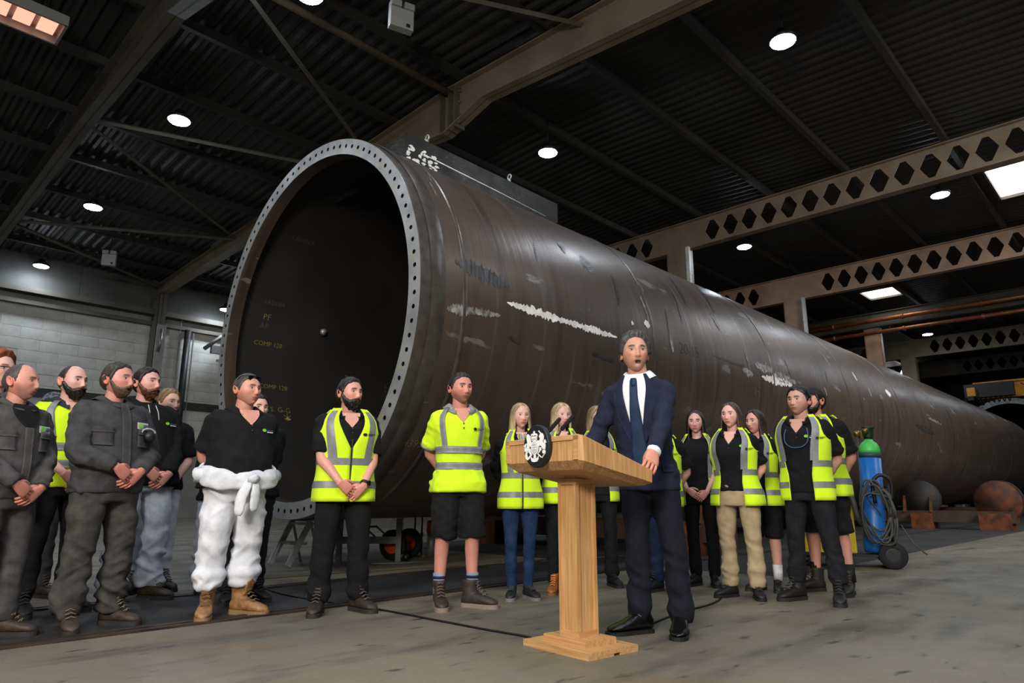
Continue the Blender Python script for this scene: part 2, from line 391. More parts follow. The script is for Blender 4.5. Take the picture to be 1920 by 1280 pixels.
# purlins under the sheeting, bracing between the two near beams
for b in (-13, -10.4, -7.8, -5.2, -2.6, -0.1, 3.3, 6.0, 8.5, 11.2, 14.0, 16.6, 19.2, 21.8, 24.4, 27.0, 29.6):
    m = MB(); z = roof_z(b); hb(m, A0, A1, b-0.04, b+0.04, z-0.2, z-0.01); hb(m, A0, A1, b-0.04, b+0.1, z-0.22, z-0.19); m.build('roof_purlin', PURL, kind='structure', rz=HROT)
def brace(p, q, r=0.06, material=STEELD, n=4):
    m = MB(); m.tube([p, q], r, n, smooth=n > 4); m.build('roof_brace', material, kind='structure', rz=HROT)
brace((3.7, 26.8, 9.85), (10, 24.0, 10.2)); brace((10, 23.9, 10.2), (3.7, 18.6, 10.1)); brace((3.7, 18.4, 10.1), (10, 16.6, 10.35))
brace((10, 15.4, 10.4), (3.7, 10.9, 10.3)); brace((3.7, 27.0, 9.85), (10, 31.2, 9.9)); brace((10, 7.6, 10.5), (3.7, 10.7, 10.3))
brace((-13.9, 11.75, 10.72), (10, 11.75, 10.72), 0.085, STEEL, 10)

# pipes on the wall and around its column
m = MB(); m.tube([(11.35, B1-0.35, 0.1), (11.35, B1-0.35, 8.2)], 0.14, 12); hb(m, 11.02, 11.07, B1-0.3, B1-0.25, 0.1, 8.6, 1); hb(m, 11.62, 11.66, B1-0.3, B1-0.25, 0.1, 8.1, 1)
m.build('wall_downpipe', [DARK, GALV], rz=HROT, label='dark round downpipe on the block wall with thin conduits each side', cat='pipe')
m = MB(); hb(m, 9.84, 10.2, B1-1.02, B1-0.92, 0.1, 8.1); m.tube([(9.95, B1-1.05, 6.9), (10.0, B1-1.08, 7.3), (10.0, B1-1.05, 7.9)], 0.06, 8, 1)
m.build('column_plate', [mat('pale_plate', (158, 157, 150), 0.6, 0, (135, 134, 128), scale=3), GALV], rz=HROT, label='pale narrow plate with a grey socket box on the wall column', cat='plate')
m = MB(); hb(m, 12.3, 18, B1-0.8, B1-0.6, 7.25, 7.6); m.tube([(12.0, B1-0.7, 7.4), (13.6, B1-0.7, 8.9)], 0.09, 4); hb(m, 12.6, 18, B1-0.75, B1-0.65, 6.9, 7.0)
m.build('wall_bracket_beam', mat('grey_beam', (120, 118, 112), 0.6, 0, (100, 98, 94), scale=2), rz=HROT, label='grey horizontal bracket beam with a diagonal strut left of the tower mouth', cat='beam')

# lamps
LENS = mat('lamp_lens', (226, 240, 255), 0.4, emit=190.0)
HOUS = mat('lamp_housing', (52, 52, 52), 0.4, 0.6)
lamps = [(5.25, 16.55, 9.95, 'high bay lamp in the second row from the left, under the long brace'), (5.25, 23.5, 9.8, 'high bay lamp near the lower end of the dark roof beam'),
         (5.4, 30.6, 9.6, 'small high bay lamp above the left block wall'), (12.6, 30.4, 9.25, 'high bay lamp just left of the tower mouth'),
         (12.9, 11.1, 10.0, 'high bay lamp above the bracket on the tower'), (12.9, 4.6, 10.1, 'largest bright high bay lamp, right of the tan beam'),
         (23.4, 10.5, 10.0, 'high bay lamp under the nearest castellated beam'), (23.5, 4.1, 10.05, 'high bay lamp beside the large roof light'),
         (43.5, 9.2, 9.9, 'farthest high bay lamp, below the copper pipes'), (5.4, 10.6, 10.2, 'high bay lamp cut by the top edge of the picture'),
         (5.3, 4.6, 10.1, 'high bay lamp above the lectern'), (-2.5, 16.5, 10.0, 'high bay lamp behind the photographer, by the left wall'), (-2.5, 10.6, 10.2, 'high bay lamp behind the photographer, under the ridge'),
         (-2.5, 4.6, 10.1, 'high bay lamp behind the photographer, by the press'), (-2.5, -2.0, 9.9, 'high bay lamp behind the photographer, farthest from the wall'), (5.3, -2.0, 9.9, 'high bay lamp to the right of the lectern'), (12.9, -2.0, 9.9, 'high bay lamp right of the welding cart'), (23.4, -2.0, 9.9, 'added high bay lamp right of the large roof light'), (33.0, 0.4, 10.1, 'added high bay lamp between the tan beam and the copper pipes'), (33.0, -2.0, 9.9, 'added high bay lamp far right of the tan beam'), (43.5, 2.0, 9.9, 'high bay lamp far right of the copper pipes')]  # unseen lamps by the large roof light and tan beam added to brighten the tower
hm = MB(); hm.loft([[(r*math.cos(t), r*math.sin(t), z) for t in np.linspace(0, 2*PI, 24, endpoint=False)] for r, z in ((0.275, 0.0), (0.285, 0.06), (0.24, 0.1), (0.12, 0.16), (0.1, 0.26), (0.03, 0.3))])
lm = MB(); lm.loft([[(r*math.cos(t), r*math.sin(t), z) for t in np.linspace(0, 2*PI, 24, endpoint=False)] for r, z in ((0.255, -0.005), (0.24, -0.03), (0.12, -0.04))])
proto = None
for a, b, z, lab in lamps:
    if proto is None:
        o = proto = thing('high_bay_lamp', lab, 'lamp', group='high bay lamps under the roof')
        hm.build('housing', HOUS, o); lm.build('lens', LENS, o)
        r_ = MB(); r_.tube([(0, 0, 0.28), (0, 0, 1.0)], 0.012, 6); r_.build('hanger', HOUS, o)
    else:
        o = copy_tree(proto); o['label'] = lab
    o.location = abz(a, b, z); o.rotation_euler = (0, 0, HROT)
    for ch in o.children:
        if ch.name.startswith('hanger'): ch.scale = (1, 1, 1)

# emergency light boxes and the radiant heater
def emergency(loc, rz, lab):
    t = thing('emergency_light', lab, 'light', loc, rz, 'twin-head emergency lights')
    m = MB(); m.box((0, 0, 0), (0.46, 0.16, 0.42)); m.box((0.12, -0.085, -0.13), (0.08, 0.01, 0.07), mi=1); m.build('case', [mat('grey_plastic', (150, 150, 146), 0.5), DARK], t)
    for x in (-0.13, 0.13):
        m = MB(); m.box((x, -0.02, 0.28), (0.2, 0.2, 0.13)); m.tube([(x, 0, 0.2), (x, 0, 0.28)], 0.03, 8); m.build('lamp_head', mat('grey_plastic', (150, 150, 146)), t)
    m = MB(); m.tube([(0, 0.05, 0.2), (0, 0.05, 1.0)], 0.015, 6); m.build('hanger', DARK, t)
emergency(abz(6.75, 9.5, 9.8), 0.5, 'white twin-head emergency light hanging under the roof, near the top edge')
emergency(abz(6.9, 27.5, 9.45), 0.3, 'white twin-head emergency light above the block wall')
t = thing('radiant_heater', 'radiant heater with glowing panels under the roof in the top corner', 'heater', abz(1.75, 15.3, 10.25), HROT)
m = MB()
for q in (((0, -0.42, 0), (1.3, 0.05, 0.22)), ((0, 0.42, 0), (1.3, 0.05, 0.22)), ((-0.65, 0, 0), (0.05, 0.88, 0.22)), ((0.65, 0, 0), (0.05, 0.88, 0.22)), ((0, 0, 0.1), (1.3, 0.88, 0.03))): m.box(*q)
m.build('case', mat('heater_case', (150, 148, 142), 0.45, 0.3), t)
for k in range(3):
    m = MB(); m.box((-0.4+k*0.4, 0, 0.02), (0.3, 0.6, 0.03)); m.build('glow_panel', mat('heater_glow', (255, 176, 150), 0.5, emit=1.3), t)
m = MB(); m.tube([(0.3, 0, 0.1), (0.3, 0, 0.8)], 0.02, 6); m.build('hanger', DARK, t)

# copper-coloured service pipes along the plain beam, the crane, the second tower section
COPPER = mat('copper_pipe', (178, 112, 74), 0.35, 0.5, (140, 92, 66), scale=3)
for z, r, lab in ((9.9, 0.12, 'upper copper-coloured service pipe under the dark roof beam'), (9.25, 0.1, 'lower copper-coloured service pipe above the lit-toned column')):
    m = MB(); m.tube([(38.05, -9, z), (38.05, 20, z)], r, 12)
    for k in range(8): m.tube([(38.05, -8+k*3.4, z), (38.05, -7.9+k*3.4, z)], r+0.04, 12)
    m.build('service_pipe', COPPER, rz=HROT, label=lab, cat='pipe')
YEL = mat('crane_yellow', (214, 148, 30), 0.5, 0, (180, 112, 24), scale=2, bump=0.1)
t = thing('bridge_crane', 'yellow bridge crane girder with black hoist box at the far right', 'crane', abz(48.4, 3.0, 0), HROT)
m = MB(); m.box((0, 0, 7.05), (0.5, 10.4, 0.75)); m.box((0, 0, 6.6), (0.75, 10.4, 0.12)); m.box((0, 0, 7.48), (0.75, 10.4, 0.1)); m.build('girder', YEL, t)
m = MB(); m.box((-0.5, 4.4, 7.0), (0.6, 2.4, 0.8)); m.build('hoist_box', BLACK, t)
for k in range(9):
    m = MB(); m.tube(spline([(-0.5, 3.4+k*0.25, 6.65), (-0.45, 3.5+k*0.25, 6.3), (-0.5, 3.6+k*0.25, 6.62)], 6), 0.035, 6); m.build('cable_loop', CABLE, t)
m = MB(); m.tube(spline([(-0.3, 2.9, 7.3), (-0.32, 2.0, 6.7), (-0.3, 1.0, 7.3)], 8), 0.025, 6); m.build('cable_loop', CABLE, t)
for y in (-5.2, 5.2):
    m = MB(); m.box((0, y, 6.9), (2.4, 0.4, 0.5)); m.build('end_carriage', YEL, t)
    m = MB(); m.box((0, y+0.35*(1 if y > 0 else -1), 3.2), (0.4, 0.4, 6.8)); m.box((0, y, 6.5), (3.0, 0.3, 0.25)); m.build('runway_post', DARK, t)
# ================================================================ the steel tower
PA, PB, PZ, PR = 4.03, 7.48, 2.89, 2.33
def tower_mat(name, c, c2, metal, rough):
    m = mat(name, c, rough, metal, c2, scale=1.1, lo=0.3, hi=0.7, bump=0.12, bscale=5.0, rough2=rough+0.16, stretch=(0.5, 1.5, 1.0), bdist=0.01)
    nt = m.node_tree; N = nt.nodes; L = nt.links; b = N['Principled BSDF']
    # streaks that run round the shell, rust bloom, scattered pale scuffs
    tc = N.new('ShaderNodeTexCoord'); prev = b.inputs['Base Color'].links[0].from_socket
    for st, sc, lo, hi, col, mxv in (((2.2, 0.25, 0.25), 1.6, 0.50, 0.74, (62, 44, 34), 0.7), ((3.5, 0.2, 0.2), 2.0, 0.56, 0.74, (128, 126, 126), 0.5), ((1.0, 3.0, 3.0), 1.3, 0.66, 0.70, (165, 165, 165), 0.5)):
        mp = N.new('ShaderNodeMapping'); mp.inputs['Scale'].default_value = st; L.new(tc.outputs['Object'], mp.inputs[0])
        n = N.new('ShaderNodeTexNoise'); n.inputs['Scale'].default_value = sc; n.inputs['Detail'].default_value = 6; L.new(mp.outputs[0], n.inputs['Vector'])
        r = N.new('ShaderNodeMapRange'); r.inputs[1].default_value = lo; r.inputs[2].default_value = hi; r.inputs[4].default_value = mxv; L.new(n.outputs['Fac'], r.inputs[0])
        mx = N.new('ShaderNodeMix'); mx.data_type = 'RGBA'; mx.inputs[7].default_value = lin(col); L.new(r.outputs[0], mx.inputs[0]); L.new(prev, mx.inputs[6]); prev = mx.outputs[2]
    L.new(prev, b.inputs['Base Color'])
    mp = N.new('ShaderNodeMapping'); mp.inputs['Scale'].default_value = (14, 0.7, 0.7); L.new(tc.outputs['Object'], mp.inputs[0])
    n = N.new('ShaderNodeTexNoise'); n.inputs['Scale'].default_value = 1.2; n.inputs['Detail'].default_value = 8; L.new(mp.outputs[0], n.inputs['Vector'])
    old = b.inputs['Normal'].links[0].from_node; bp = N.new('ShaderNodeBump'); bp.inputs['Strength'].default_value = 0.35; bp.inputs['Distance'].default_value = 0.01
    L.new(n.outputs['Fac'], bp.inputs['Height']); L.new(old.outputs[0], bp.inputs['Normal']); L.new(bp.outputs[0], b.inputs['Normal'])
    return m
SHELL = tower_mat('tower_steel', (106, 92, 80), (80, 69, 62), 0.42, 0.32)
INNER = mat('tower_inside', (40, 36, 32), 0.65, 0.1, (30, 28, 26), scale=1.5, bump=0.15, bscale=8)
FLANGE = mat('machined_steel', (186, 188, 188), 0.38, 0.45, (158, 160, 160), scale=3.0, rough2=0.45, stretch=(1, 1, 1))
SHINY = mat('ground_steel_glint', (255, 252, 248), 0.5, 0.0, (222, 218, 214), scale=9, lo=0.3, hi=0.62, bump=0.5, bscale=22, detail=8)  # bare ground steel, its glint painted in as near-white colour
SCUFF = mat('scuffed_steel', (176, 174, 172), 0.4, 0.2, (104, 98, 94), scale=12, lo=0.35, hi=0.6, bump=0.4, bscale=25, detail=8)
DULL = mat('dull_scuff', (84, 84, 88), 0.36, 0.4, (66, 60, 57), scale=7, lo=0.35, hi=0.62, detail=8)
SEAM = mat('weld_seam', (100, 94, 88), 0.32, 0.5, (84, 77, 71), scale=9, bump=0.08, bscale=40)
def cyl(a, th, r):      # th in degrees, from the near side upwards
    t = math.radians(th); return (a, PB-math.cos(t)*r, PZ+math.sin(t)*r)
tw = thing('steel_tower', 'huge dark brown steel tower section lying across the hall with a flanged open mouth', 'tower', (0, 0, 0), HROT)
def ring_pts(a, r, n=144, b=PB, z=PZ): return [(a, b-math.cos(t)*r, z+math.sin(t)*r) for t in np.linspace(0, 2*PI, n, endpoint=False)]
A_END = 44.5
m = MB(); aa = list(np.linspace(PA+0.13, A_END, 24))
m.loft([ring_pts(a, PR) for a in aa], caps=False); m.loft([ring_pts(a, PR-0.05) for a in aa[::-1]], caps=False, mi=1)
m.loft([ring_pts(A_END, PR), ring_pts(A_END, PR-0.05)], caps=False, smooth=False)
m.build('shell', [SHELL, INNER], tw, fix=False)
def flange(name, parent, a0, b, z, ro, ri, rh, n, th, mats):
    m = MB(); hr = 0.026
    for i in range(n):
        t0, t1, tm = 2*PI*i/n, 2*PI*(i+1)/n, 2*PI*(i+0.5)/n
        P = lambda r, t, a: (a, b-math.cos(t)*r, z+math.sin(t)*r)
        rm = (ro+ri)/2
        O = [P(ri, t0, a0), P(ri, tm, a0), P(ri, t1, a0), P(rm, t1, a0), P(ro, t1, a0), P(ro, tm, a0), P(ro, t0, a0), P(rm, t0, a0)]
        hb_, hz_ = b-math.cos(tm)*rh, z+math.sin(tm)*rh
        er, et = np.array([-math.cos(tm), math.sin(tm)]), np.array([math.sin(tm), math.cos(tm)])
        Hc = []
        for k in range(8):
            ang = math.radians(-135+45*k); q = et*math.cos(ang)*hr*1.0+er*math.sin(ang)*hr
            Hc.append((a0, hb_+q[0], hz_+q[1]))
        Hd = [(a0+0.06, q[1], q[2]) for q in Hc]
        V = O+Hc+Hd; F = []
        for k in range(8): F += [(k, (k+1) % 8, 8+(k+1) % 8, 8+k)]
        m.add(V, F, 0)
        m.add(Hc+Hd, [(k, (k+1) % 8, 8+(k+1) % 8, 8+k) for k in range(8)]+[tuple(range(8, 16))], 1)  # bolt holes coloured black for the shade inside them
    m.loft([ring_pts(a0, ro, 2*n, b, z), ring_pts(a0+0.015, ro+0.004, 2*n, b, z), ring_pts(a0+th, ro+0.004, 2*n, b, z)], caps=False, mi=3)
    m.loft([ring_pts(a0+th+0.03, ri, 2*n, b, z), ring_pts(a0, ri, 2*n, b, z)], caps=False, mi=2)
    m.loft([ring_pts(a0+th, ro, 2*n, b, z), ring_pts(a0+th+0.03, ri, 2*n, b, z)], caps=False, mi=2)
    return m.build(name, mats, parent, fix=False)
flange('flange', tw, PA, PB, PZ, PR-0.01, PR-0.2, PR-0.10, 96, 0.14, [FLANGE, BLACK, SHELL, SEAM])
for a in (4.62, 8.28, 12.28, 16.3, 20.3, 24.3, 28.3, 32.3, 36.3, 40.3):
    m = MB(); m.loft([ring_pts(a-0.03, PR+0.001, 120), ring_pts(a-0.012, PR+0.011, 120), ring_pts(a+0.012, PR+0.011, 120), ring_pts(a+0.03, PR+0.001, 120)], caps=False); m.build('weld_seam', SEAM, tw, fix=False)
m = MB(); m.loft([ring_pts(PA+0.14, PR+0.004, 144), ring_pts(PA+0.2, PR+0.016, 144), ring_pts(PA+0.27, PR+0.012, 144), ring_pts(PA+0.33, PR+0.001, 144)], caps=False); m.build('flange_weld', SEAM, tw, fix=False)
def patch(a0, t0, a1, t1, wd, material, seed, n=44, name='ground_patch', taper=0.6, r=PR+0.004, lab=None):
    """an irregular strip laid on the shell from (a0, t0) to (a1, t1); wd in metres"""
    rs = np.random.RandomState(seed); m = MB(); up, lo = [], []
    ln = math.hypot(a1-a0, math.radians(t1-t0)*PR); dx, dy = (a1-a0)/ln, math.radians(t1-t0)*PR/ln
    n = max(8, n)
    for i in range(n+1):
        s = i/n; env = (math.sin(PI*min(1, max(0, s)))**taper)*0.9+0.1
        for lst, sg in ((up, 1), (lo, -1)):
            h = sg*wd/2*env*(0.4+0.85*rs.rand())
            a = a0+(a1-a0)*s-dy*h+rs.uniform(-0.3, 0.3)*ln/n*0.5; t = t0+(t1-t0)*s+math.degrees(dx*h/PR)
            lst.append(cyl(a, t, r+rs.uniform(0, 0.002)))
    V = up+lo; m.add(V, [(i, i+1, n+1+i+1, n+1+i) for i in range(n)], 0, False)
    m.build(name, material, tw, label=lab, fix=False)
patch(5.25, 1.35, 6.35, 0.55, 0.12, SHINY, 1, lab='bright ground-down streak on the near side of the tower'); patch(6.1, 0.75, 7.35, 0.2, 0.10, SHINY, 2, 60)
patch(4.45, -4.4, 5.15, -2.9, 0.09, SCUFF, 3); patch(4.38, -4.6, 4.75, -3.7, 0.13, SCUFF, 4)
patch(11.75, 0.95, 13.1, 1.15, 0.16, SHINY, 5); patch(11.55, 5.8, 12.3, 5.0, 0.22, SCUFF, 6); patch(12.2, 3.6, 13.3, 2.8, 0.2, SCUFF, 16); patch(11.0, 1.5, 11.4, 0.6, 0.16, SCUFF, 17)
patch(8.72, 7.0, 8.76, 0.5, 0.09, SCUFF, 7); patch(8.8, 17.5, 8.7, 7, 0.05, DULL, 8); patch(8.25, 33, 8.3, 22, 0.1, SCUFF, 9); patch(8.27, 50, 8.27, 33, 0.05, SCUFF, 29)
patch(4.47, 37, 4.46, 30, 0.035, SCUFF, 10); patch(4.7, 52, 4.5, 37, 0.03, SCUFF, 11); patch(5.95, 26, 5.9, 18, 0.05, DULL, 12); patch(4.5, 9, 5.3, 6.5, 0.22, DULL, 13)
patch(7.0, 30, 7.05, 22, 0.22, DULL, 14); patch(6.6, 33, 6.6, 27, 0.14, DULL, 15); patch(9.8, 42, 9.6, 24, 0.12, DULL, 18); patch(11.0, 50, 10.6, 26, 0.14, DULL, 19)
patch(10.4, 24, 10.5, 17, 0.07, SCUFF, 20); patch(12.32, 40, 12.3, 22, 0.07, SCUFF, 21); patch(14.4, 50, 14.6, 30, 0.1, SCUFF, 22); patch(16.4, 48, 16.4, 24, 0.07, SCUFF, 23); patch(15.6, 30, 15.7, 20, 0.09, SCUFF, 24)
patch(17.2, 22, 17.25, 16, 0.12, SHINY, 25); patch(19.4, 16, 19.8, 14.5, 0.2, SHINY, 26); patch(17.9, 14, 18.0, 8, 0.1, SCUFF, 27); patch(20.35, 40, 20.3, 22, 0.08, SCUFF, 28); patch(14.8, 5, 14.9, 1, 0.1, SCUFF, 31)
patch(21.5, -2, 23.5, -4.5, 0.2, DULL, 32); patch(14.5, -14, 15.8, -14, 0.12, DULL, 33); patch(24.3, 44, 24.4, 20, 0.1, SCUFF, 34); patch(26.0, 30, 26.1, 12, 0.12, DULL, 35); patch(28.4, 40, 28.3, 20, 0.1, SCUFF, 36)
patch(9.35, 30, 9.2, 14, 0.05, DULL, 41); patch(7.6, 26, 7.5, 12, 0.1, DULL, 42); patch(13.4, 46, 13.2, 26, 0.09, SCUFF, 43); patch(11.2, 12, 11.3, 3, 0.05, SCUFF, 44); patch(10.0, 4, 11.2, 3.2, 0.05, DULL, 45); patch(18.6, 30, 18.7, 12, 0.08, SCUFF, 46); patch(22.3, 34, 22.2, 10, 0.12, DULL, 47); patch(23.0, 6, 24.5, 4, 0.1, SCUFF, 48); patch(15.2, 20, 15.1, 8, 0.1, DULL, 49); patch(13.0, 14, 13.1, 4, 0.07, DULL, 50); patch(8.15, 20, 8.2, 9, 0.05, SCUFF, 51); patch(26.8, 22, 27.2, 18, 0.2, SCUFF, 52); patch(5.3, -8, 5.5, -9, 0.06, DULL, 53); patch(6.8, -7, 7.3, -8, 0.07, DULL, 54); patch(16.9, -5, 17.0, -9, 0.14, DULL, 55)
patch(8.05, 8.5, 8.2, 8.2, 0.12, SHINY, 37, 12); patch(7.72, 7.2, 7.78, 6.8, 0.08, SHINY, 38, 10)
# chalk and paint-pen writing on the steel, laid on the curved sheet
CHALK = mat('yellow_paint_pen', (150, 132, 60), 0.8); CHALKD = mat('faded_chalk', (92, 88, 74), 0.8)
def text_mesh(s, size):
    cu = bpy.data.curves.new('tmp', 'FONT'); cu.body = s; cu.size = size; cu.offset = -0.004*size/0.2; cu.resolution_u = 2
    o = bpy.data.objects.new('tmp', cu); S.collection.objects.link(o)
    e = o.evaluated_get(C.evaluated_depsgraph_get()); me = e.to_mesh()
    V = [tuple(v.co) for v in me.vertices]; F = [tuple(p.vertices) for p in me.polygons]
    e.to_mesh_clear(); bpy.data.objects.remove(o); bpy.data.curves.remove(cu); return V, F
def chalk(s, a, th, size, material=None, tilt=0.0, inside=True, name='paint_pen_mark'):
    V, F = text_mesh(s, size); r = PR-0.055 if inside else PR+0.004; W = []
    for x, y, _ in V:
        x, y = x*math.cos(tilt)-y*math.sin(tilt), x*math.sin(tilt)+y*math.cos(tilt)
        t = th-math.degrees(y/r) if inside else th+math.degrees(y/r)
        W.append(cyl(a+x, t, r))
    m = MB(); m.add(W, F); m.build(name, material or CHALK, tw, fix=False)
chalk('PF', 4.58, 165.5, 0.13); chalk('AP', 4.55, 169.0, 0.12, CHALKD); chalk('COMP 128\u00b0', 4.5, 175.5, 0.1); chalk('COMP 128\u00b0', 4.62, -168.0, 0.1); chalk('HTS. G-G', 4.62, -158.8, 0.12)
chalk('*', 4.98, -152.8, 0.32); chalk('LADDER', 4.6, 132.5, 0.1, CHALKD); chalk('LADDER', 4.55, 159.5, 0.09, CHALKD); chalk('ASP', 6.1, -178, 0.13, CHALK, -1.5); chalk('2206', 6.9, -176, 0.16, CHALKD, -1.5)
chalk('1078.7', 4.3, -31, 0.1, CHALKD, 0, False); chalk('+', 4.26, -31.5, 0.28, CHALKD, 0, False); chalk('H395', 4.28, -42, 0.13, CHALK, 0, False); chalk('H', 11.45, -8.6, 0.3, CHALKD, 0, False); chalk('20-15', 8.95, 1.0, 0.26, mat('faint_chalk', (62, 55, 44), 0.8), 0, False)
def fmark(th, txt, size=0.085):   # marks on the flange face
    V, F = text_mesh(txt, size); t = math.radians(th); W = []
    for x, y, _ in V:
        r = PR-0.14-0.02+y*0.7; tt = t-(x-0.03)/PR; W.append((PA-0.002, PB-math.cos(tt)*r, PZ+math.sin(tt)*r))
    m = MB(); m.add(W, F); m.build('flange_mark', mat('flange_paint', (210, 186, 40), 0.7), tw, fix=False)
for th, tx in ((62, 'A4'), (47, 'HHH'), (34, 'III'), (20, 'XV'), (9, 'KI'), (-22, 'E'), (-36, 'BB'), (98, 'II'), (140, 'XX'), (160, 'F'), (183, 'HTS'), (188, 'AF'), (205, 'XV'), (-78, 'II'), (-60, 'II'), (72, 'V')): fmark(th, tx)
m = MB(); m.tube([cyl(5.6, 166, PR-0.06), cyl(5.6, 166, PR-0.12)], 0.05, 8); m.build('threaded_boss', FLANGE, tw)
for a, th in ((7.6, -170), (7.3, -159)):
    m = MB(); m.tube([cyl(a, th, PR-0.05), cyl(a, th, PR-0.1)], 0.035, 8); m.build('threaded_boss', FLANGE, tw)
# bracket box welded to the crown of the tower near its mouth
br = tw
PLATE = mat('bracket_steel', (74, 70, 65), 0.28, 0.7, (52, 49, 46), scale=4, bump=0.3, bscale=18, rough2=0.45)
m = MB(); b0, b1, zt = 6.62, 8.34, 5.48; a0, a1 = 4.86, 7.9
z0 = PZ+math.sqrt(PR**2-(PB-b0)**2)-0.05
for bb in (b0, b1): m.poly([(a0, z0), (a1-0.12, z0), (a1, z0+0.14), (a1, zt-0.03), (a0, zt)], bb-0.012, bb+0.012, lambda x, y, z: (x, z, y))
hb(m, a0, a1, b0, b1, zt-0.05, zt-0.025); hb(m, a1-0.12, a1-0.09, b0, b1, z0, zt-0.04); hb(m, a0, a0+0.03, b0, b1, z0, zt-0.04)
bo = m.build('bracket_box', PLATE, tw, label='grey welded steel bracket box on the crown')
m = MB()
rs = np.random.RandomState(5); P = [(a0+0.03+0.5*rs.rand()**1.3, z0+0.06+0.24*rs.rand()) for _ in range(40)]
for x, z in P: m.poly([(x+0.035*math.cos(k)*(0.4+rs.rand()), z+0.022*math.sin(k)*(0.4+rs.rand())) for k in np.linspace(0, 5.2, 6)], b0-0.016-0.001*rs.rand(), b0-0.0125, lambda x, y, z: (x, z, y))
m.build('ground_patch', SHINY, bo, kind='stuff')
m = MB(); m.tube([(a0+0.3, b0-0.012, z0+0.26), (a0+1.7, b0-0.012, z0+0.2), (a1-0.3, b0-0.012, z0+0.14)], 0.008, 5); m.build('scribe_line', SHINY, bo)
m = MB(); m.tube([(a0, b0-0.01, z0+0.05), (a1-0.15, b0-0.01, z0+0.05)], 0.03, 6); m.build('fillet_weld', SEAM, bo)
for a in (5.25, 6.85):
    m = MB(); m.tube([(a, b0+0.05, zt-0.03), (a, b0+0.05, zt+0.06)], 0.022, 8)
    t_ = np.linspace(0, 2*PI, 13); m.tube([(a, b0+0.05+0.035*math.cos(q), zt+0.09+0.04*math.sin(q)) for q in t_], 0.012, 6); m.build('lifting_eye', FLANGE, bo)
m = MB(); m.tube([(a1-0.1, b0+0.2, zt-0.2), (a1+0.06, b0+0.2, zt-0.2)], 0.03, 8); m.build('bolt', GALV, bo)
# a second tower section stands behind the end of the first
t2 = thing('steel_tower', 'second tower section beyond the first, only its pale flange ring showing at the right edge', 'tower', (0, 0, 0), HROT)
R2, B2, Z2, AA2 = 3.0, 7.3, 4.0, 52.5
m = MB(); m.loft([ring_pts(AA2+0.13, R2, 96, B2, Z2), ring_pts(64, R2, 96, B2, Z2)], caps=False); m.loft([ring_pts(64, R2-0.05, 96, B2, Z2), ring_pts(AA2+0.1, R2-0.05, 96, B2, Z2)], caps=False, mi=1); m.build('shell', [SHELL, INNER], t2, fix=False)
flange('flange', t2, AA2, B2, Z2, R2, R2-0.34, R2-0.16, 72, 0.14, [FLANGE, BLACK, SHELL, SEAM])
for aa_ in (55.0, 61.0):
    m = MB(); hb(m, aa_-0.25, aa_+0.25, B2-2.2, B2+2.2, 0, 0.9); hb(m, aa_-0.25, aa_+0.25, B2-2.2, B2-1.2, 0.9, 1.5); hb(m, aa_-0.25, aa_+0.25, B2+1.2, B2+2.2, 0.9, 1.5); m.build('cradle', RUST, t2)
# roller stands under the first section
RUB = mat('roller_rubber', (34, 32, 30), 0.7, 0, (24, 22, 21), scale=8)
def stand(a, lab, drum=True):
    t = thing('roller_stand', lab, 'stand', abz(a, PB, 0), HROT, 'roller stands carrying the tower')
    m = MB(); m.box((0, 0, 0.33), (0.5, 8.4 if drum else 5.2, 0.3)); m.build('cross_beam', mat('stand_brown', (74, 52, 34), 0.7, 0, (52, 38, 27), scale=3), t)
    for s in (-1, 1):
        m = MB(); m.box((0, s*2.05, 0.21), (0.9, 0.5, 0.42)); m.build('foot_block', RUST, t)
        m = MB(); m.poly([(-0.3, 0.45), (0.3, 0.45), (0.12, 0.95), (-0.12, 0.95)], -0.36, -0.3, lambda x, y, z: (x, s*1.95+z, y)); m.poly([(-0.3, 0.45), (0.3, 0.45), (0.12, 0.95), (-0.12, 0.95)], 0.3, 0.36, lambda x, y, z: (x, s*1.95+z, y)); m.build('bearing_bracket', RUST, t)
        yy = s*1.99; zz = 0.80
        m = MB(); m.tube([(-0.14, yy, zz), (0.14, yy, zz)], 0.51, 28); m.build('roller', RUB, t)
    if drum:
        m = MB(); m.box((0, -3.75, 0.21), (0.8, 0.7, 0.42)); m.build('foot_block', RUST, t)
        m = MB(); m.tube([(-0.16, -3.85, 0.74), (0.16, -3.85, 0.74)], 0.55, 28, caps=False)
        m.tube([(-0.15, -3.85, 0.74), (0.15, -3.85, 0.74)], 0.545, 28, mi=1); m.build('drive_wheel', [RUB, mat('rust_dark', (96, 50, 20), 0.8, 0, (44, 28, 18), scale=4)], t)
stand(22.4, 'rusty roller stand under the tower, right of the gas cylinder')
stand(9.6, 'roller stand under the tower hidden behind the lectern', False); stand(33.0, 'roller stand far along the underside of the tower', False)
# ================================================================ lectern and what stands on it
OAK = wood_mat('oak_vertical', (214, 168, 114), (176, 126, 76), 2)
OAKX = wood_mat('oak_along', (214, 168, 114), (178, 130, 80), 0)
OAKY = wood_mat('oak_deep', (206, 158, 106), (170, 122, 74), 1)
LEC = (0.372, 4.04); LRZ = math.radians(-50.5)
t = thing('lectern', 'pale oak lectern with a black oval crest plaque on its front', 'lectern', (LEC[0], LEC[1], 0), LRZ)
WD, DD, DY = 0.635, 0.592, 0.02
def ring_rect(wx, dy, zf, c):
    x, y = wx/2, dy/2
    P = [(-x+c,-y),(x-c,-y),(x,-y+c),(x,y-c),(x-c,y),(-x+c,y),(-x,y-c),(-x,-y+c)]
    return [(px, py+DY, zf(py)) for px, py in P]
ztop = lambda y: 1.14-0.180*(y+DD/2)/DD
zmid = lambda y: 1.0-0.112*(y+DD/2)/DD
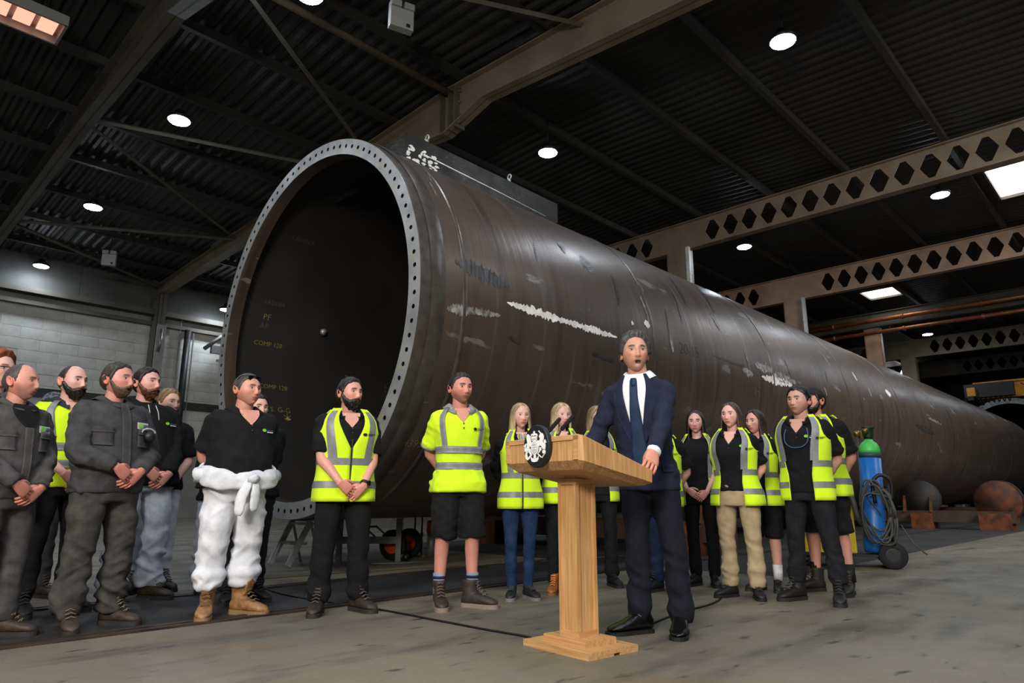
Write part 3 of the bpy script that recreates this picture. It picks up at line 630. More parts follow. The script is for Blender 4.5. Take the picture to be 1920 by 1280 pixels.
zbot = lambda y: 0.962-0.098*(y+DD/2)/DD
m = MB(); m.loft([ring_rect(WD-0.02, DD-0.02, lambda y: ztop(y)+0.0, 0.02), ring_rect(WD, DD, lambda y: ztop(y)-0.008, 0.016), ring_rect(WD, DD, zmid, 0.022), ring_rect(WD-0.1, DD-0.1, zbot, 0.01)], smooth=False)
desk = m.build('desk_top', OAK, t)
m = MB()
for q in (((0, -DD/2+DY-0.003, 1.118), (WD-0.04, 0.008, 0.022)), ((-WD/2+0.035, -DD/2+DY-0.003, 1.066), (0.03, 0.008, 0.126)), ((WD/2-0.035, -DD/2+DY-0.003, 1.066), (0.03, 0.008, 0.126))): m.box(*q)
m.build('front_moulding', OAKX, desk)
m = MB(); m.box((0, -0.02, ztop(-0.02)+0.004), (WD-0.12, DD-0.2, 0.01), R=rotx(-math.atan(0.180/DD))); m.build('reading_slope', OAKY, desk)
PX, PY = 0.128, 0.136
m = MB(); m.box((0, 0, 0.5), (PX, PY, 0.87)); post = m.build('post', OAK, t)
for s in (-1, 1):
    for z, h in ((0.083, 0.03), (0.895, 0.03)):
        m = MB(); m.box((0, s*(PY/2+0.005), z), (PX+0.02, 0.010, h)); m.build('moulding', OAKX, post)
        m = MB(); m.box((s*(PX/2+0.005), 0, z), (0.010, PY, h)); m.build('moulding', OAKY, post)
    for k in (-1, 1):
        m = MB(); m.box((k*(PX/2-0.001), s*(PY/2+0.005), 0.489), (0.022, 0.010, 0.78)); m.build('moulding', OAK, post)
        m = MB(); m.box((s*(PX/2+0.005), k*(PY/2-0.007), 0.489), (0.010, 0.014, 0.78)); m.build('moulding', OAK, post)
m = MB(); x, y = 0.255, 0.19
m.poly([(-x,-y),(x,-y),(x,-0.0),(x-0.03,-0.0),(x-0.03,0.05),(x,0.05),(x,y),(-x,y)], 0.0, 0.013, lambda a, b, c: (a, b, c)); m.box((0, 0, 0.0235), (2*x, 2*y, 0.021)); m.build('base_plate', OAKX, t)
m = MB(); m.box((0, 0, 0.051), (0.325, 0.24, 0.034)); m.build('base_step', OAKX, t)
CZ = 1.086
m = MB(); el = lambda rx, rz_, y, n=48: [(rx*math.cos(a), y, CZ+rz_*math.sin(a)) for a in np.linspace(0, 2*PI, n, endpoint=False)]
yf = -DD/2+DY
m.loft([el(0.104, 0.118, yf-0.004), el(0.104, 0.118, yf-0.03), el(0.101, 0.115, yf-0.034)], smooth=False)
plq = m.build('crest_plaque', mat('plaque_black', (30, 32, 35), 0.45, c2=(26, 28, 31), scale=20), t, label='black oval crest plaque')
WH = mat('crest_white', (245, 245, 242), 0.5); GREY = mat('crest_grey', (150, 152, 154), 0.5)
def crest(pts, y0=0.034, y1=0.039, material=WH, nm='crest_emblem'):
    m = MB(); m.poly(pts, -y1, -y0, lambda px, py, d: ((px-545)/250*0.101, yf+d, CZ+(615-py)/400*0.115)); return m.build(nm, material, plq)
crown = [(470,508),(466,455),(452,415),(458,382),(482,365),(508,374),(508,350),(498,348),(498,338),(512,336),(512,318),(524,318),(526,336),(538,338),(538,348),(530,350),(530,374),(556,365),(580,382),(587,412),(575,455),(572,508),(520,498)]
crest(crown)
for cx in (490, 549): crest([(cx+24*math.cos(a), 425-22*math.sin(a)) for a in np.linspace(0.2, PI-0.2, 7)]+[(cx+14*math.cos(a), 425-10*math.sin(a)) for a in np.linspace(PI-0.2, 0.2, 7)], 0.039, 0.041, mat('plaque_black', (30, 32, 35)), 'crown_arch')
crest([(472, 470), (570, 466), (570, 474), (472, 478)], 0.039, 0.041, GREY, 'crown_band')
ell = lambda cx, cy, rx, ry, n=28: [(cx+rx*math.cos(a), cy+ry*math.sin(a)) for a in np.linspace(0, 2*PI, n, endpoint=False)]
crest(ell(530, 640, 76, 140)); crest(ell(530, 640, 60, 112), 0.039, 0.0405, GREY, 'shield_ring'); crest(ell(530, 640, 54, 102), 0.0405, 0.042, WH, 'shield_field')
for q in ([(478,636),(582,632),(582,640),(478,644)], [(526,545),(534,545),(534,738),(526,738)]): crest(q, 0.042, 0.043, GREY, 'shield_line')
for cx, cy in ((505, 590), (556, 590), (505, 690), (556, 690)):
    for k in range(3): crest([(cx-16, cy-18+k*16), (cx+16, cy-20+k*16), (cx+16, cy-14+k*16), (cx-16, cy-12+k*16)], 0.042, 0.043, GREY, 'shield_line')
lion = [(360,440),(358,405),(367,382),(385,366),(405,376),(415,398),(440,430),(448,510),(470,545),(460,600),(452,622),(428,600),(415,640),(400,690),(380,720),(345,720),(352,650),(374,590),(376,520),(366,480)]
crest(lion); crest([(356,548),(332,558),(304,600),(322,612),(316,690),(332,712),(342,690),(334,640),(346,600),(360,574)])
crest([(342,722),(378,692),(396,702),(366,762),(376,815),(398,822),(440,775),(404,716),(412,645),(438,664),(440,700),(474,780),(420,852),(384,876),(350,852),(330,792)])
crest([(606,322),(616,319),(662,372),(648,380)])
uni = [(622,430),(640,395),(660,370),(688,376),(712,420),(714,490),(694,540),(724,588),(722,670),(702,690),(668,622),(642,604),(606,640),(588,575),(582,520),(600,505),(612,528),(640,490),(640,455),(624,452)]
crest(uni); crest([(722,520),(742,502),(764,560),(744,570),(748,640),(738,692),(722,684),(732,620),(720,560)])
crest([(630,640),(664,640),(664,700),(602,762),(676,836),(732,760),(700,764),(686,742),(696,700),(722,694),(748,716),(742,768),(684,846),(650,830),(586,768),(628,700)])
crest([(448,815),(470,836),(530,862),(584,838),(606,800),(602,870),(582,905),(526,918),(470,906),(456,868)]); crest([(515,775),(545,775),(552,850),(508,852)])
def mic(p, q, lab):
    p, q = np.array(p), np.array(q); t = thing('microphone', lab, 'microphone', tuple(p), 0, 'gooseneck microphones on the lectern')
    d = q-p; by = (p[0]-0.03-LEC[0])*math.sin(-LRZ)+(p[1]-LEC[1])*math.cos(LRZ); base = np.array([-0.03, 0.0, ztop(by-DY)+0.012-p[2]])
    m = MB(); m.tube(spline([base, base+np.array([0.004, 0, 0.03]), np.zeros(3)], 6), 0.005, 8); m.build('gooseneck', BLACK, t)
    m = MB(); m.tube([d*0, d*0.06, d*0.9, d], [0.007, 0.0125, 0.0125, 0.009], 12); m.build('capsule', mat('foam_black', (16, 16, 17), 0.95, bump=0.4, bscale=300), t)
mic((0.203, 3.95, 1.170), (0.281, 3.99, 1.258), 'black gooseneck microphone nearer the crest'); mic((0.285, 3.98, 1.190), (0.362, 4.01, 1.276), 'black gooseneck microphone nearer the speaker')
m = MB(); ring = lambda r, z: [(r*math.cos(a), r*math.sin(a), z) for a in np.linspace(0, 2*PI, 20, endpoint=False)]
m.loft([ring(0.026, 0), ring(0.031, 0.06)], caps=False); m.loft([ring(0.0285, 0.06), ring(0.0235, 0.008)], caps=False); m.loft([ring(0.031, 0.06), ring(0.0285, 0.06)], caps=False); m.add(ring(0.026, 0), [tuple(range(20))])
gl = mat('clear_glass', (240, 244, 246), 0.03); gl.node_tree.nodes['Principled BSDF'].inputs['Transmission Weight'].default_value = 0.9
m.build('drinking_glass', gl, label='clear drinking glass on the lectern behind the crest', cat='glass', loc=(0.069, 4.14, 1.122), fix=False)

# ================================================================ floor things
def cable(name, pts, r, lab, cat='cable', material=CABLE, k=8):
    m = MB(); m.tube(spline([(x, y, r+(z if z else 0)) for x, y, z in [p if len(p) == 3 else (p[0], p[1], 0) for p in pts]], k), r, 6); return m.build(name, material, label=lab, cat=cat)
cable('floor_cable', [(-2.45, 6.86), (-1.98, 6.2), (-1.45, 5.72), (-0.93, 5.3), (-0.55, 4.93), (-0.16, 4.55), (0.1, 4.31), (0.19, 4.12)], 0.007, 'black cable across the floor to the lectern base')
cable('floor_cable', [(0.5, 4.28), (0.9, 4.75), (1.2, 5.2), (1.7, 5.9), (2.1, 7.4)], 0.007, 'thin black cable running from the lectern towards the women in vests')
cable('air_hose', [(-1.75, 8.9), (-1.5, 8.95), (-1.25, 9.1), (-1.05, 9.5), (-0.95, 10.0, 0.25), (-0.9, 10.2, 0.5)], 0.014, 'grey air hose curling up beside the man in shorts', 'hose', mat('grey_hose', (96, 98, 92), 0.5))
cable('floor_hose', [(-2.6, 7.3), (-1.9, 7.9), (-1.0, 8.5), (0.2, 9.2), (1.6, 10.2)], 0.008, 'thin yellow hose lying along the far rail', 'hose', mat('yellow_hose', (92, 82, 48), 0.6))
ALU = mat('ladder_aluminium', (186, 188, 188), 0.45, 0.25, (150, 152, 152), scale=8)
t = thing('step_ladder', 'small aluminium step ladder under the tower mouth', 'ladder', (-2.98, 8.80, 0), HROT)
for y in (0, -0.44):
    m = MB(); m.box((0.135, y, 0.28), (0.07, 0.03, 0.585), R=roty(math.atan(0.27/0.52))); m.build('rail', ALU, t)
    m = MB(); m.tube([(0.42, y, 0.01), (0.26, y, 0.56)], 0.018, 4, smooth=False); m.build('back_leg', ALU, t)
    m = MB(); m.tube([(0.04, y, 0.06), (0.1, y*0.82-0.04, 0.27)], 0.012, 4, smooth=False); m.build('strut', ALU, t)
for z in (0.27, 0.5):
    m = MB(); m.box((z*0.5+0.04, -0.22, z), (0.13, 0.44, 0.03)); m.build('tread', ALU, t)
t = thing('trestle', 'grey steel trestle post with a low crossbar under the tower', 'trestle', (-1.5, 9.4, 0), 0.05)
GREYS = mat('trestle_grey', (112, 114, 112), 0.5, 0.3, (88, 90, 88), scale=5)
m = MB(); m.box((0, 0, 0.275), (0.07, 0.07, 0.55)); m.box((-0.78, 0.02, 0.275), (0.07, 0.07, 0.55)); m.build('post', GREYS, t)
m = MB(); m.box((-0.4, 0, 0.27), (0.86, 0.06, 0.09)); m.build('crossbar', GREYS, t)
m = MB(); m.tube([(0.1, -0.03, 0.05), (0.1, 0.03, 0.05)], 0.05, 12); m.box((0.06, 0, 0.07), (0.1, 0.05, 0.04)); m.build('castor', BLACK, t)
ORANGE = mat('orange_hub', (222, 84, 28), 0.5); TYRE = mat('tyre_black', (22, 22, 23), 0.8, bump=0.3, bscale=60)
def wheel_mb(r, wd, hubr):
    m = MB(); f = lambda rr, x, n=28: [(x, rr*math.cos(a), rr*math.sin(a)) for a in np.linspace(0, 2*PI, n, endpoint=False)]
    m.loft([f(hubr, -wd*0.4), f(r*0.9, -wd/2), f(r, -wd*0.25), f(r, wd*0.25), f(r*0.9, wd/2), f(hubr, wd*0.4)], caps=False); h = MB()
    h.loft([f(hubr*1.02, -wd*0.36), f(hubr*0.85, -wd*0.38), f(hubr*0.78, -wd*0.2), f(hubr*0.3, -wd*0.2), f(hubr*0.25, -wd*0.5)], smooth=False)
    for k in range(5): h.box((-wd*0.25, hubr*0.55*math.cos(k*2*PI/5), hubr*0.55*math.sin(k*2*PI/5)), (wd*0.16, hubr*0.5, hubr*0.14), R=rotx(k*2*PI/5))
    return m, h
t = thing('sack_truck', 'hand truck with black tyres and orange wheel hubs behind the trestle', 'hand truck', (-1.52, 9.75, 0), 1.2)
for x in (-0.22, 0.22):
    a, b = wheel_mb(0.2, 0.08, 0.115); o = a.build('wheel', TYRE, t, loc=(x, 0, 0.2)); b.build('hub', ORANGE, o)
    if x > 0: o.rotation_euler = (0, 0, PI)
m = MB(); m.tube([(-0.25, 0, 0.2), (0.25, 0, 0.2)], 0.014, 8); m.tube([(-0.15, 0.06, 0.1), (-0.15, 0.5, 0.42)], 0.014, 8); m.tube([(0.15, 0.06, 0.1), (0.15, 0.5, 0.42)], 0.014, 8); m.tube([(-0.15, 0.5, 0.42), (0.15, 0.5, 0.42)], 0.014, 8); m.build('frame', GREYS, t)
t = thing('clamp_stand', 'pair of upright brass clamp rods with a hanging chain under the tower', 'clamp', (-1.36, 10.2, 0), 0.2); BRASS = mat('brass', (168, 140, 84), 0.35, 0.8, (120, 98, 56), scale=9)
for x in (-0.04, 0.06):
    m = MB(); m.tube([(x, 0, 0.02), (x, 0, 0.56)], 0.014, 8); m.tube([(x, 0, 0.27), (x, 0, 0.33)], 0.024, 8); m.build('rod', BRASS, t)
m = MB(); m.box((0.01, 0, 0.012), (0.2, 0.16, 0.024)); m.build('foot', BRASS, t)
m = MB()
for k in range(9):
    m.tube([(-0.22+0.012*math.cos(q)*(k % 2), 0.012*math.cos(q)*(1-k % 2), 0.55-k*0.032+0.02*math.sin(q)) for q in np.linspace(0, 2*PI, 9)], 0.005, 5)
m.build('chain', GALV, t, kind='stuff')
t = thing('marker_post', 'short orange capped grey post beside the man in shorts', 'post', (-1.12, 9.9, 0))
m = MB(); m.tube([(0, 0, 0), (0, 0, 0.35)], 0.07, 14); m.build('pipe', GREYS, t); m = MB(); m.tube([(0, 0, 0.35), (0, 0, 0.49), (0, 0, 0.505)], [0.075, 0.075, 0.05], 14); m.build('cap', ORANGE, t)
for nm, a, b, sz, col, lab in (('crate', 43.0, 12.0, (0.9, 0.7, 0.62), (46, 140, 52), 'bright green crate on the floor beyond the tower'), ('drum', 49.0, 10.9, (0.7, 0.7, 0.95), (190, 140, 40), 'yellow drum on the floor beyond the tower'),
                               ('crate', 36.0, 2.9, (0.6, 0.5, 0.5), (196, 120, 30), 'orange crate under the white sheet at the far right')):
    c_ = mat('crate_%d%d%d' % col, col, 0.6, 0, tuple(int(v*0.8) for v in col), scale=4); m = MB()
    if nm == 'drum':
        f = lambda r, z: [(r*math.cos(q), r*math.sin(q), z) for q in np.linspace(0, 2*PI, 20, endpoint=False)]
        m.loft([f(0.34, 0), f(0.35, 0.02), f(0.34, 0.3), f(0.36, 0.32), f(0.34, 0.34), f(0.34, 0.62), f(0.36, 0.64), f(0.34, 0.66), f(0.35, 0.93), f(0.34, 0.95)])
    else:
        x, y, z = sz; m.box((0, 0, 0.03), (x, y, 0.06))
        for s in (-1, 1):
            m.box((s*(x/2-0.02), 0, z/2), (0.04, y, z)); m.box((0, s*(y/2-0.02), z/2), (x, 0.04, z)); m.box((0, s*(y/2), z-0.04), (x+0.04, 0.04, 0.07))
    m.build(nm, c_, label=lab, cat=nm, loc=abz(a, b, 0), rz=HROT)
m = MB(); V = []
for i in range(9):
    for j in range(9):
        x, y = (i/8-0.5)*1.5, (j/8-0.5)*0.9; V.append((x, y, 0.95*max(0, 1-(abs(x)/0.75)**3)*max(0, 1-(abs(y)/0.45)**3)+0.04*random.random()+0.001))
m.add(V, [(i*9+j, i*9+j+1, (i+1)*9+j+1, (i+1)*9+j) for i in range(8) for j in range(8)])
m.build('wrapped_bundle', mat('silver_wrap', (190, 196, 206), 0.25, 0.6, (120, 124, 130), scale=5), label='silver plastic-wrapped bundle on the floor beyond the tower', cat='bundle', loc=abz(50.0, 10.0, 0), rz=HROT)
t = thing('work_table', 'white-topped table at the right edge under the tower', 'table', abz(36.0, 2.9, 0), HROT)
m = MB(); m.box((0, 0, 0.72), (2.2, 1.0, 0.06)); m.build('top', WHITE, t)
for x in (-1, 1):
    for y in (-0.45, 0.45):
        m = MB(); m.box((x, y, 0.345), (0.06, 0.06, 0.69)); m.build('leg', GREYS, t)

# gas cylinder trolley and welding set
t = thing('welding_trolley', 'two-wheeled trolley with a yellow welding set and coiled leads', 'trolley', (4.32, 8.72, 0), math.radians(-24))
YW = mat('welder_yellow', (226, 196, 26), 0.45, 0, (205, 172, 20), scale=3)
m = MB(); m.box((-0.2, 0, 0.14), (1.15, 0.5, 0.03)); m.tube([(0.3, -0.2, 0.15), (0.32, -0.2, 0.95)], 0.016, 8); m.tube([(0.3, 0.2, 0.15), (0.32, 0.2, 0.95)], 0.016, 8); m.tube([(0.32, -0.2, 0.95), (0.32, 0.2, 0.95)], 0.016, 8); m.build('frame', DARK, t)
m = MB(); m.box((-0.4, 0, 0.44), (0.62, 0.4, 0.56)); m.box((-0.4, -0.203, 0.36), (0.5, 0.008, 0.3)); w_ = m.build('welding_set', YW, t, label='yellow welding set with a black top')
m = MB(); m.box((-0.4, 0, 0.77), (0.64, 0.42, 0.1)); m.box((-0.4, 0, 0.155), (0.64, 0.42, 0.02)); m.tube([(-0.62, 0, 0.82), (-0.6, 0, 0.92), (-0.2, 0, 0.92), (-0.18, 0, 0.82)], 0.018, 8); m.build('top_cover', BLACK, w_)
m = MB()
for k in range(4): m.box((-0.4, -0.208, 0.3+k*0.035), (0.3, 0.006, 0.012))
m.build('vent', BLACK, w_)
for y in (-0.3, 0.3):
    a, b = wheel_mb(0.155, 0.06, 0.08); o = a.build('wheel', TYRE, t, loc=(0.28, y, 0.155), rz=PI/2 if y < 0 else -PI/2); b.build('hub', BLACK, o)
    a, b = wheel_mb(0.07, 0.04, 0.035); o = a.build('castor', TYRE, t, loc=(-0.68, y*0.7, 0.07), rz=PI/2); 
m = MB(); m.tube([(0.28, -0.3, 0.155), (0.28, 0.3, 0.155)], 0.014, 8); m.build('axle', DARK, t)
LEAD = mat('welding_lead', (66, 66, 62), 0.55)
rs = np.random.RandomState(9)
for k in range(6):
    cx, cz, rx, rz_ = 0.16+0.05*rs.randn()*0.5, 0.72-0.03*k, 0.15+0.04*rs.rand(), 0.26+0.08*rs.rand(); tl = rs.uniform(-0.3, 0.5)
    P = [(cx+rx*math.cos(q)*math.cos(tl)-rz_*math.sin(q)*math.sin(tl)*0.5, -0.3-0.03*k*0.4+0.03*math.sin(2*q+k), cz+rz_*math.sin(q)+0.04*math.cos(3*q+k)) for q in np.linspace(0, 2*PI, 25)]
    m = MB(); m.tube(P, 0.013, 6); m.build('coiled_lead', LEAD, t)
m = MB(); m.tube(spline([(0.16, -0.27, 0.75), (0.15, -0.29, 0.98), (0.24, -0.29, 1.08), (0.35, -0.27, 1.0), (0.34, -0.25, 0.8)], 6), 0.022, 8); m.build('hanger_hook', BLACK, t)
m = MB(); m.tube(spline([(-0.2, -0.22, 0.95), (-0.1, -0.26, 0.85), (-0.05, -0.28, 0.6), (0.0, -0.26, 0.5)], 6), 0.035, 8); m.build('torch_cable', LEAD, t)
m = MB(); m.tube(spline([(0.4, -0.3, 0.5), (0.5, -0.36, 0.3), (0.62, -0.34, 0.18), (0.5, -0.32, 0.3)], 6), 0.008, 6); m.build('earth_lead', LEAD, t)
t = thing('gas_cylinder', 'tall blue gas cylinder with a bright green shoulder', 'gas cylinder', (4.40, 8.62, 0.166), math.radians(-24)); t.rotation_euler = (0.0, math.radians(3.0), 0.0)
f = lambda r, z: [(r*math.cos(q), r*math.sin(q), z) for q in np.linspace(0, 2*PI, 32, endpoint=False)]
m = MB(); m.loft([f(0.11, 0), f(0.125, 0.02), f(0.128, 0.1), f(0.128, 1.13)]); m.build('body', mat('cylinder_blue', (34, 112, 190), 0.35, 0, (26, 92, 166), scale=4, lo=0.4, hi=0.7), t)
m = MB(); m.loft([f(0.128, 1.13), f(0.128, 1.19)]); m.build('dark_band', mat('cylinder_band', (40, 62, 70), 0.5), t)
m = MB(); m.loft([f(0.1285, 1.19), f(0.126, 1.23), f(0.112, 1.28), f(0.085, 1.32), f(0.05, 1.345), f(0.045, 1.37)]); m.build('shoulder', mat('cylinder_green', (78, 196, 84), 0.4), t, label='bright green shoulder')
m = MB(); m.loft([f(0.05, 1.365), f(0.055, 1.4), f(0.06, 1.49), f(0.068, 1.5), f(0.068, 1.52), f(0.05, 1.525)]); m.build('valve_guard', mat('guard_green', (16, 44, 36), 0.5), t)
m = MB(); m.tube([(-0.03, -0.03, 1.43), (-0.2, -0.05, 1.43)], 0.016, 8); m.tube([(-0.12, -0.05, 1.36), (-0.12, -0.05, 1.46)], 0.022, 10); m.tube([(-0.18, -0.06, 1.42), (-0.18, -0.11, 1.42)], 0.035, 12); m.tube([(-0.08, -0.06, 1.46), (-0.08, -0.11, 1.46)], 0.03, 12); m.build('regulator', BRASS, t)
m = MB(); m.tube(spline([(-0.15, -0.05, 1.38), (-0.2, -0.12, 1.1), (-0.16, -0.16, 0.7), (0.0, -0.18, 0.45)], 8), 0.008, 6); m.build('gas_hose', LEAD, t)
# ================================================================ people
# All figures are modelled 1.75 units tall, facing -Y, then scaled; x > 0 is the person's left.
def sm1(z, k=5):
    w = np.ones(2*k+1)/(2*k+1); return np.convolve(np.pad(z, k, mode='edge'), w, 'valid')
ZT = np.arange(0.70, 1.60, 0.005)
PROF = {  # z: half width, front depth, back depth
 'm': [(0.70,.160,.095,.12),(0.80,.166,.100,.130),(0.90,.172,.105,.135),(1.00,.165,.110,.115),(1.10,.163,.115,.105),(1.20,.172,.122,.110),(1.28,.182,.128,.118),(1.35,.186,.120,.122),(1.40,.180,.105,.115),(1.44,.142,.082,.098),(1.47,.092,.066,.080),(1.50,.070,.058,.070),(1.60,.064,.056,.064)],
 'f': [(0.70,.160,.095,.12),(0.80,.170,.100,.135),(0.90,.172,.100,.138),(1.00,.150,.098,.110),(1.08,.138,.096,.098),(1.18,.148,.108,.100),(1.27,.160,.138,.106),(1.34,.162,.120,.108),(1.39,.158,.098,.104),(1.43,.122,.076,.088),(1.465,.076,.058,.070),(1.50,.055,.050,.058),(1.60,.052,.050,.055)]}
class Torso:
    def __init__(s, sex, bw=1.0, bd=1.0, belly=0.0):
        P = np.array(PROF[sex]); f = lambda i: sm1(np.interp(ZT, P[:, 0], P[:, i]), 5)
        nk = np.clip((ZT-1.44)/0.06, 0, 1)
        s.w = f(1)*(bw*(1-nk)+nk*(0.5+0.5*bw)); bl = np.exp(-((ZT-1.06)/0.15)**2)*belly
        s.f = f(2)*(bd*(1-nk)+nk)+bl; s.k = f(3)*(bd*(1-nk)+nk); s.w = s.w+bl*0.28
    def pt(s, phi, z, off=0.0, drop=0.0):
        """phi: angle from the front towards the person's left; z height; off: outward distance"""
        phi = np.asarray(phi, float); z = np.broadcast_to(np.asarray(z, float), phi.shape)
        w = np.interp(z, ZT, s.w)+off; f = np.interp(z, ZT, s.f)+off; k = np.interp(z, ZT, s.k)+off
        e = 2/2.35; sn, cs = np.sin(phi), np.cos(phi)
        x = w*np.sign(sn)*np.abs(sn)**e; y = -np.where(cs > 0, f, k)*np.sign(cs)*np.abs(cs)**e
        zz = z+off*np.clip((z-1.38)/0.08, 0, 1)-drop*np.clip(cs, 0, 1)
        return np.stack([x, y, zz], -1)
def ik(S_, T, la, lb, pole):
    S_, T = np.array(S_, float), np.array(T, float); d = T-S_; L = np.linalg.norm(d); mx = (la+lb)*0.995
    if L > mx: T = S_+d/L*mx; d = T-S_; L = mx
    u = d/L; x = (la*la-lb*lb+L*L)/(2*L); h = math.sqrt(max(0, la*la-x*x)); p = np.array(pole, float); p = nrm(p-u*np.dot(p, u))
    return S_+u*x+p*h, T

# ---------------------------------------------------------------- head
HZ0, HY0 = 1.628, -0.018
def head_grid(nu, nv, fem=0.0, mouth=0.0, wide=1.0, jaw=1.0):
    u = np.linspace(-1, 1, nu, endpoint=False); th = PI*(u-0.48*np.sin(PI*u)/PI)
    v = np.linspace(-1, 1, nv); ph = PI/2*0.985*(v-0.12*np.sin(2*PI*v)/(2*PI)*1.0)
    TH, PH = np.meshgrid(th, ph); c = np.cos(PH)**0.88; sz = np.sin(PH)
    x = 0.083*wide*c*np.sign(np.sin(TH))*np.abs(np.sin(TH))**0.92; y = -np.cos(TH)*c*np.where(np.cos(TH) > 0, 0.094, 0.102); z = 0.1175*sz
    t = np.clip((-z-0.012)/0.1, 0, 1); x *= 1-(0.35+0.07*fem)*t**1.35/jaw; y = np.where(y > 0, y*(1-0.5*t), y*(1-0.02*t)); y = y-0.012*t
    x *= 1+0.03*np.clip(z/0.1, 0, 1)
    fr = np.clip(np.cos(TH)*1.6-0.15, 0, 1); g = lambda dx, dz, sx, szz: np.exp(-((x-dx)/sx)**2-((z-dz)/szz)**2); ax = np.abs(x); gs = lambda dx, dz, sx, szz: np.exp(-((ax-dx)/sx)**2-((z-dz)/szz)**2)
    d = np.zeros_like(x)
    d += 0.005*(1-0.6*fem)*gs(0.026, 0.03, 0.024, 0.010)                       # brow ridge
    d -= 0.0105*gs(0.032, 0.006, 0.019, 0.013)                                 # eye sockets
    nz = np.clip((0.022-z)/0.062, 0, 1); ridge = np.where((z < 0.024) & (z > -0.05), 1, 0)*np.interp(z, [-0.052, -0.044, -0.036, -0.024, 0.0, 0.02, 0.03], [0, 0.010, 0.0185, 0.017, 0.009, 0.004, 0.0])
    d += ridge*np.exp(-(x/(0.0075+0.006*nz))**2); d += 0.007*gs(0.012, -0.036, 0.006, 0.007)      # nose and wings
    d += 0.004*gs(0.047, -0.014, 0.018, 0.018)                                  # cheekbones
    d -= 0.003*gs(0.042, -0.055, 0.014, 0.02)
    d += 0.006*g(0, -0.066, 0.026, 0.016) - 0.003*g(0, -0.0665, 0.024, 0.0028)     # lips
    d -= 0.004*g(0, -0.083, 0.022, 0.006); d += 0.008*g(0, -0.103, 0.022, 0.014)   # chin
    d -= mouth*0.012*g(0, -0.069, 0.015, 0.010)
    y = y-d*fr
    return np.stack([x, y, z], -1), TH, PH, fr
def head_cols(P, TH, fr, skin, brow, lip, stub=None, stubm=0.0, fem=0.0, mouth=0.0):
    x, z = P[..., 0], P[..., 2]; ax = np.abs(x); C_ = np.ones(P.shape[:2]+(3,))*np.array(skin)
    def bl(m, c): C_[:] = C_*(1-m[..., None])+np.array(c)*m[..., None]
    G = lambda dx, dz, sx, sz: np.exp(-((ax-dx)/sx)**2-((z-dz)/sz)**2)*fr
    red = np.array(skin)*np.array([1.02, 0.72, 0.68])
    bl(0.55*G(0.045, -0.022, 0.02, 0.018), red); bl(0.5*G(0, -0.034, 0.014, 0.012), red); bl(0.35*G(0.03, 0.004, 0.018, 0.012), np.array(skin)*np.array([0.8, 0.62, 0.58]))
    bl(0.5*np.clip((np.abs(TH)-1.1)/0.3, 0, 1)*(np.abs(TH) < 1.9), red)
    if stub is not None:
        m = np.clip((-z-0.035-0.028*np.clip((0.04-ax)/0.03, 0, 1)*0+np.clip((ax-0.05)*0.7, 0, 0.02))/0.03, 0, 1)*np.clip((1.75-np.abs(TH))/0.4, 0, 1); bl(stubm*m, stub)
    bl(np.clip(1.6*np.exp(-(x/0.023)**4-((z+0.066)/(0.0075+0.002*fem))**4), 0, 1)*fr*(0.9 if fem else 0.85), lip)
    bl(np.clip(np.exp(-(x/0.021)**4-((z+0.0665)/0.0034)**2), 0, 1)*fr*0.9, np.array(lip)*0.35)  # shade of the lip crease painted into the colour
    if mouth: bl(np.clip(1.8*np.exp(-(x/0.015)**4-((z+0.0695)/0.0085)**4), 0, 1)*fr, (0.012, 0.005, 0.005))  # dark inside of the open mouth painted on
    bw_ = np.exp(-((ax-0.033)/0.0175)**4-((z-0.0285-0.10*(ax-0.03)*(ax < 0.034)+0.16*np.clip(ax-0.036, 0, 1))/0.0048)**2)*fr
    bl(np.clip(bw_*1.7, 0, 1)*0.95, brow); bl(0.6*G(0.0085, -0.0445, 0.004, 0.0025), np.array(skin)*0.25)  # brows, and nostril shade painted into the skin colour
    return C_
HAIRLINES = {'full': [(0,.082),(20,.081),(38,.074),(52,.058),(66,.036),(76,.0),(82,-.018),(90,.01),(100,.0),(112,-.045),(130,-.065),(180,-.075)],
 'short': [(0,.076),(24,.078),(38,.066),(56,.056),(68,.034),(78,-.005),(83,-.02),(90,.015),(100,.0),(112,-.045),(130,-.062),(180,-.072)],
 'receding': [(0,.098),(20,.102),(40,.096),(58,.062),(70,.034),(78,0),(83,-.02),(90,.015),(100,.0),(112,-.045),(130,-.062),(180,-.07)],
 'bald': [(0,.2),(62,.2),(74,.062),(80,.02),(84,-.015),(92,.018),(102,.0),(114,-.045),(130,-.06),(180,-.068)],
 'woman': [(0,.088),(14,.089),(30,.076),(48,.05),(62,.018),(72,-.02),(80,-.05),(110,-.07),(180,-.085)]}
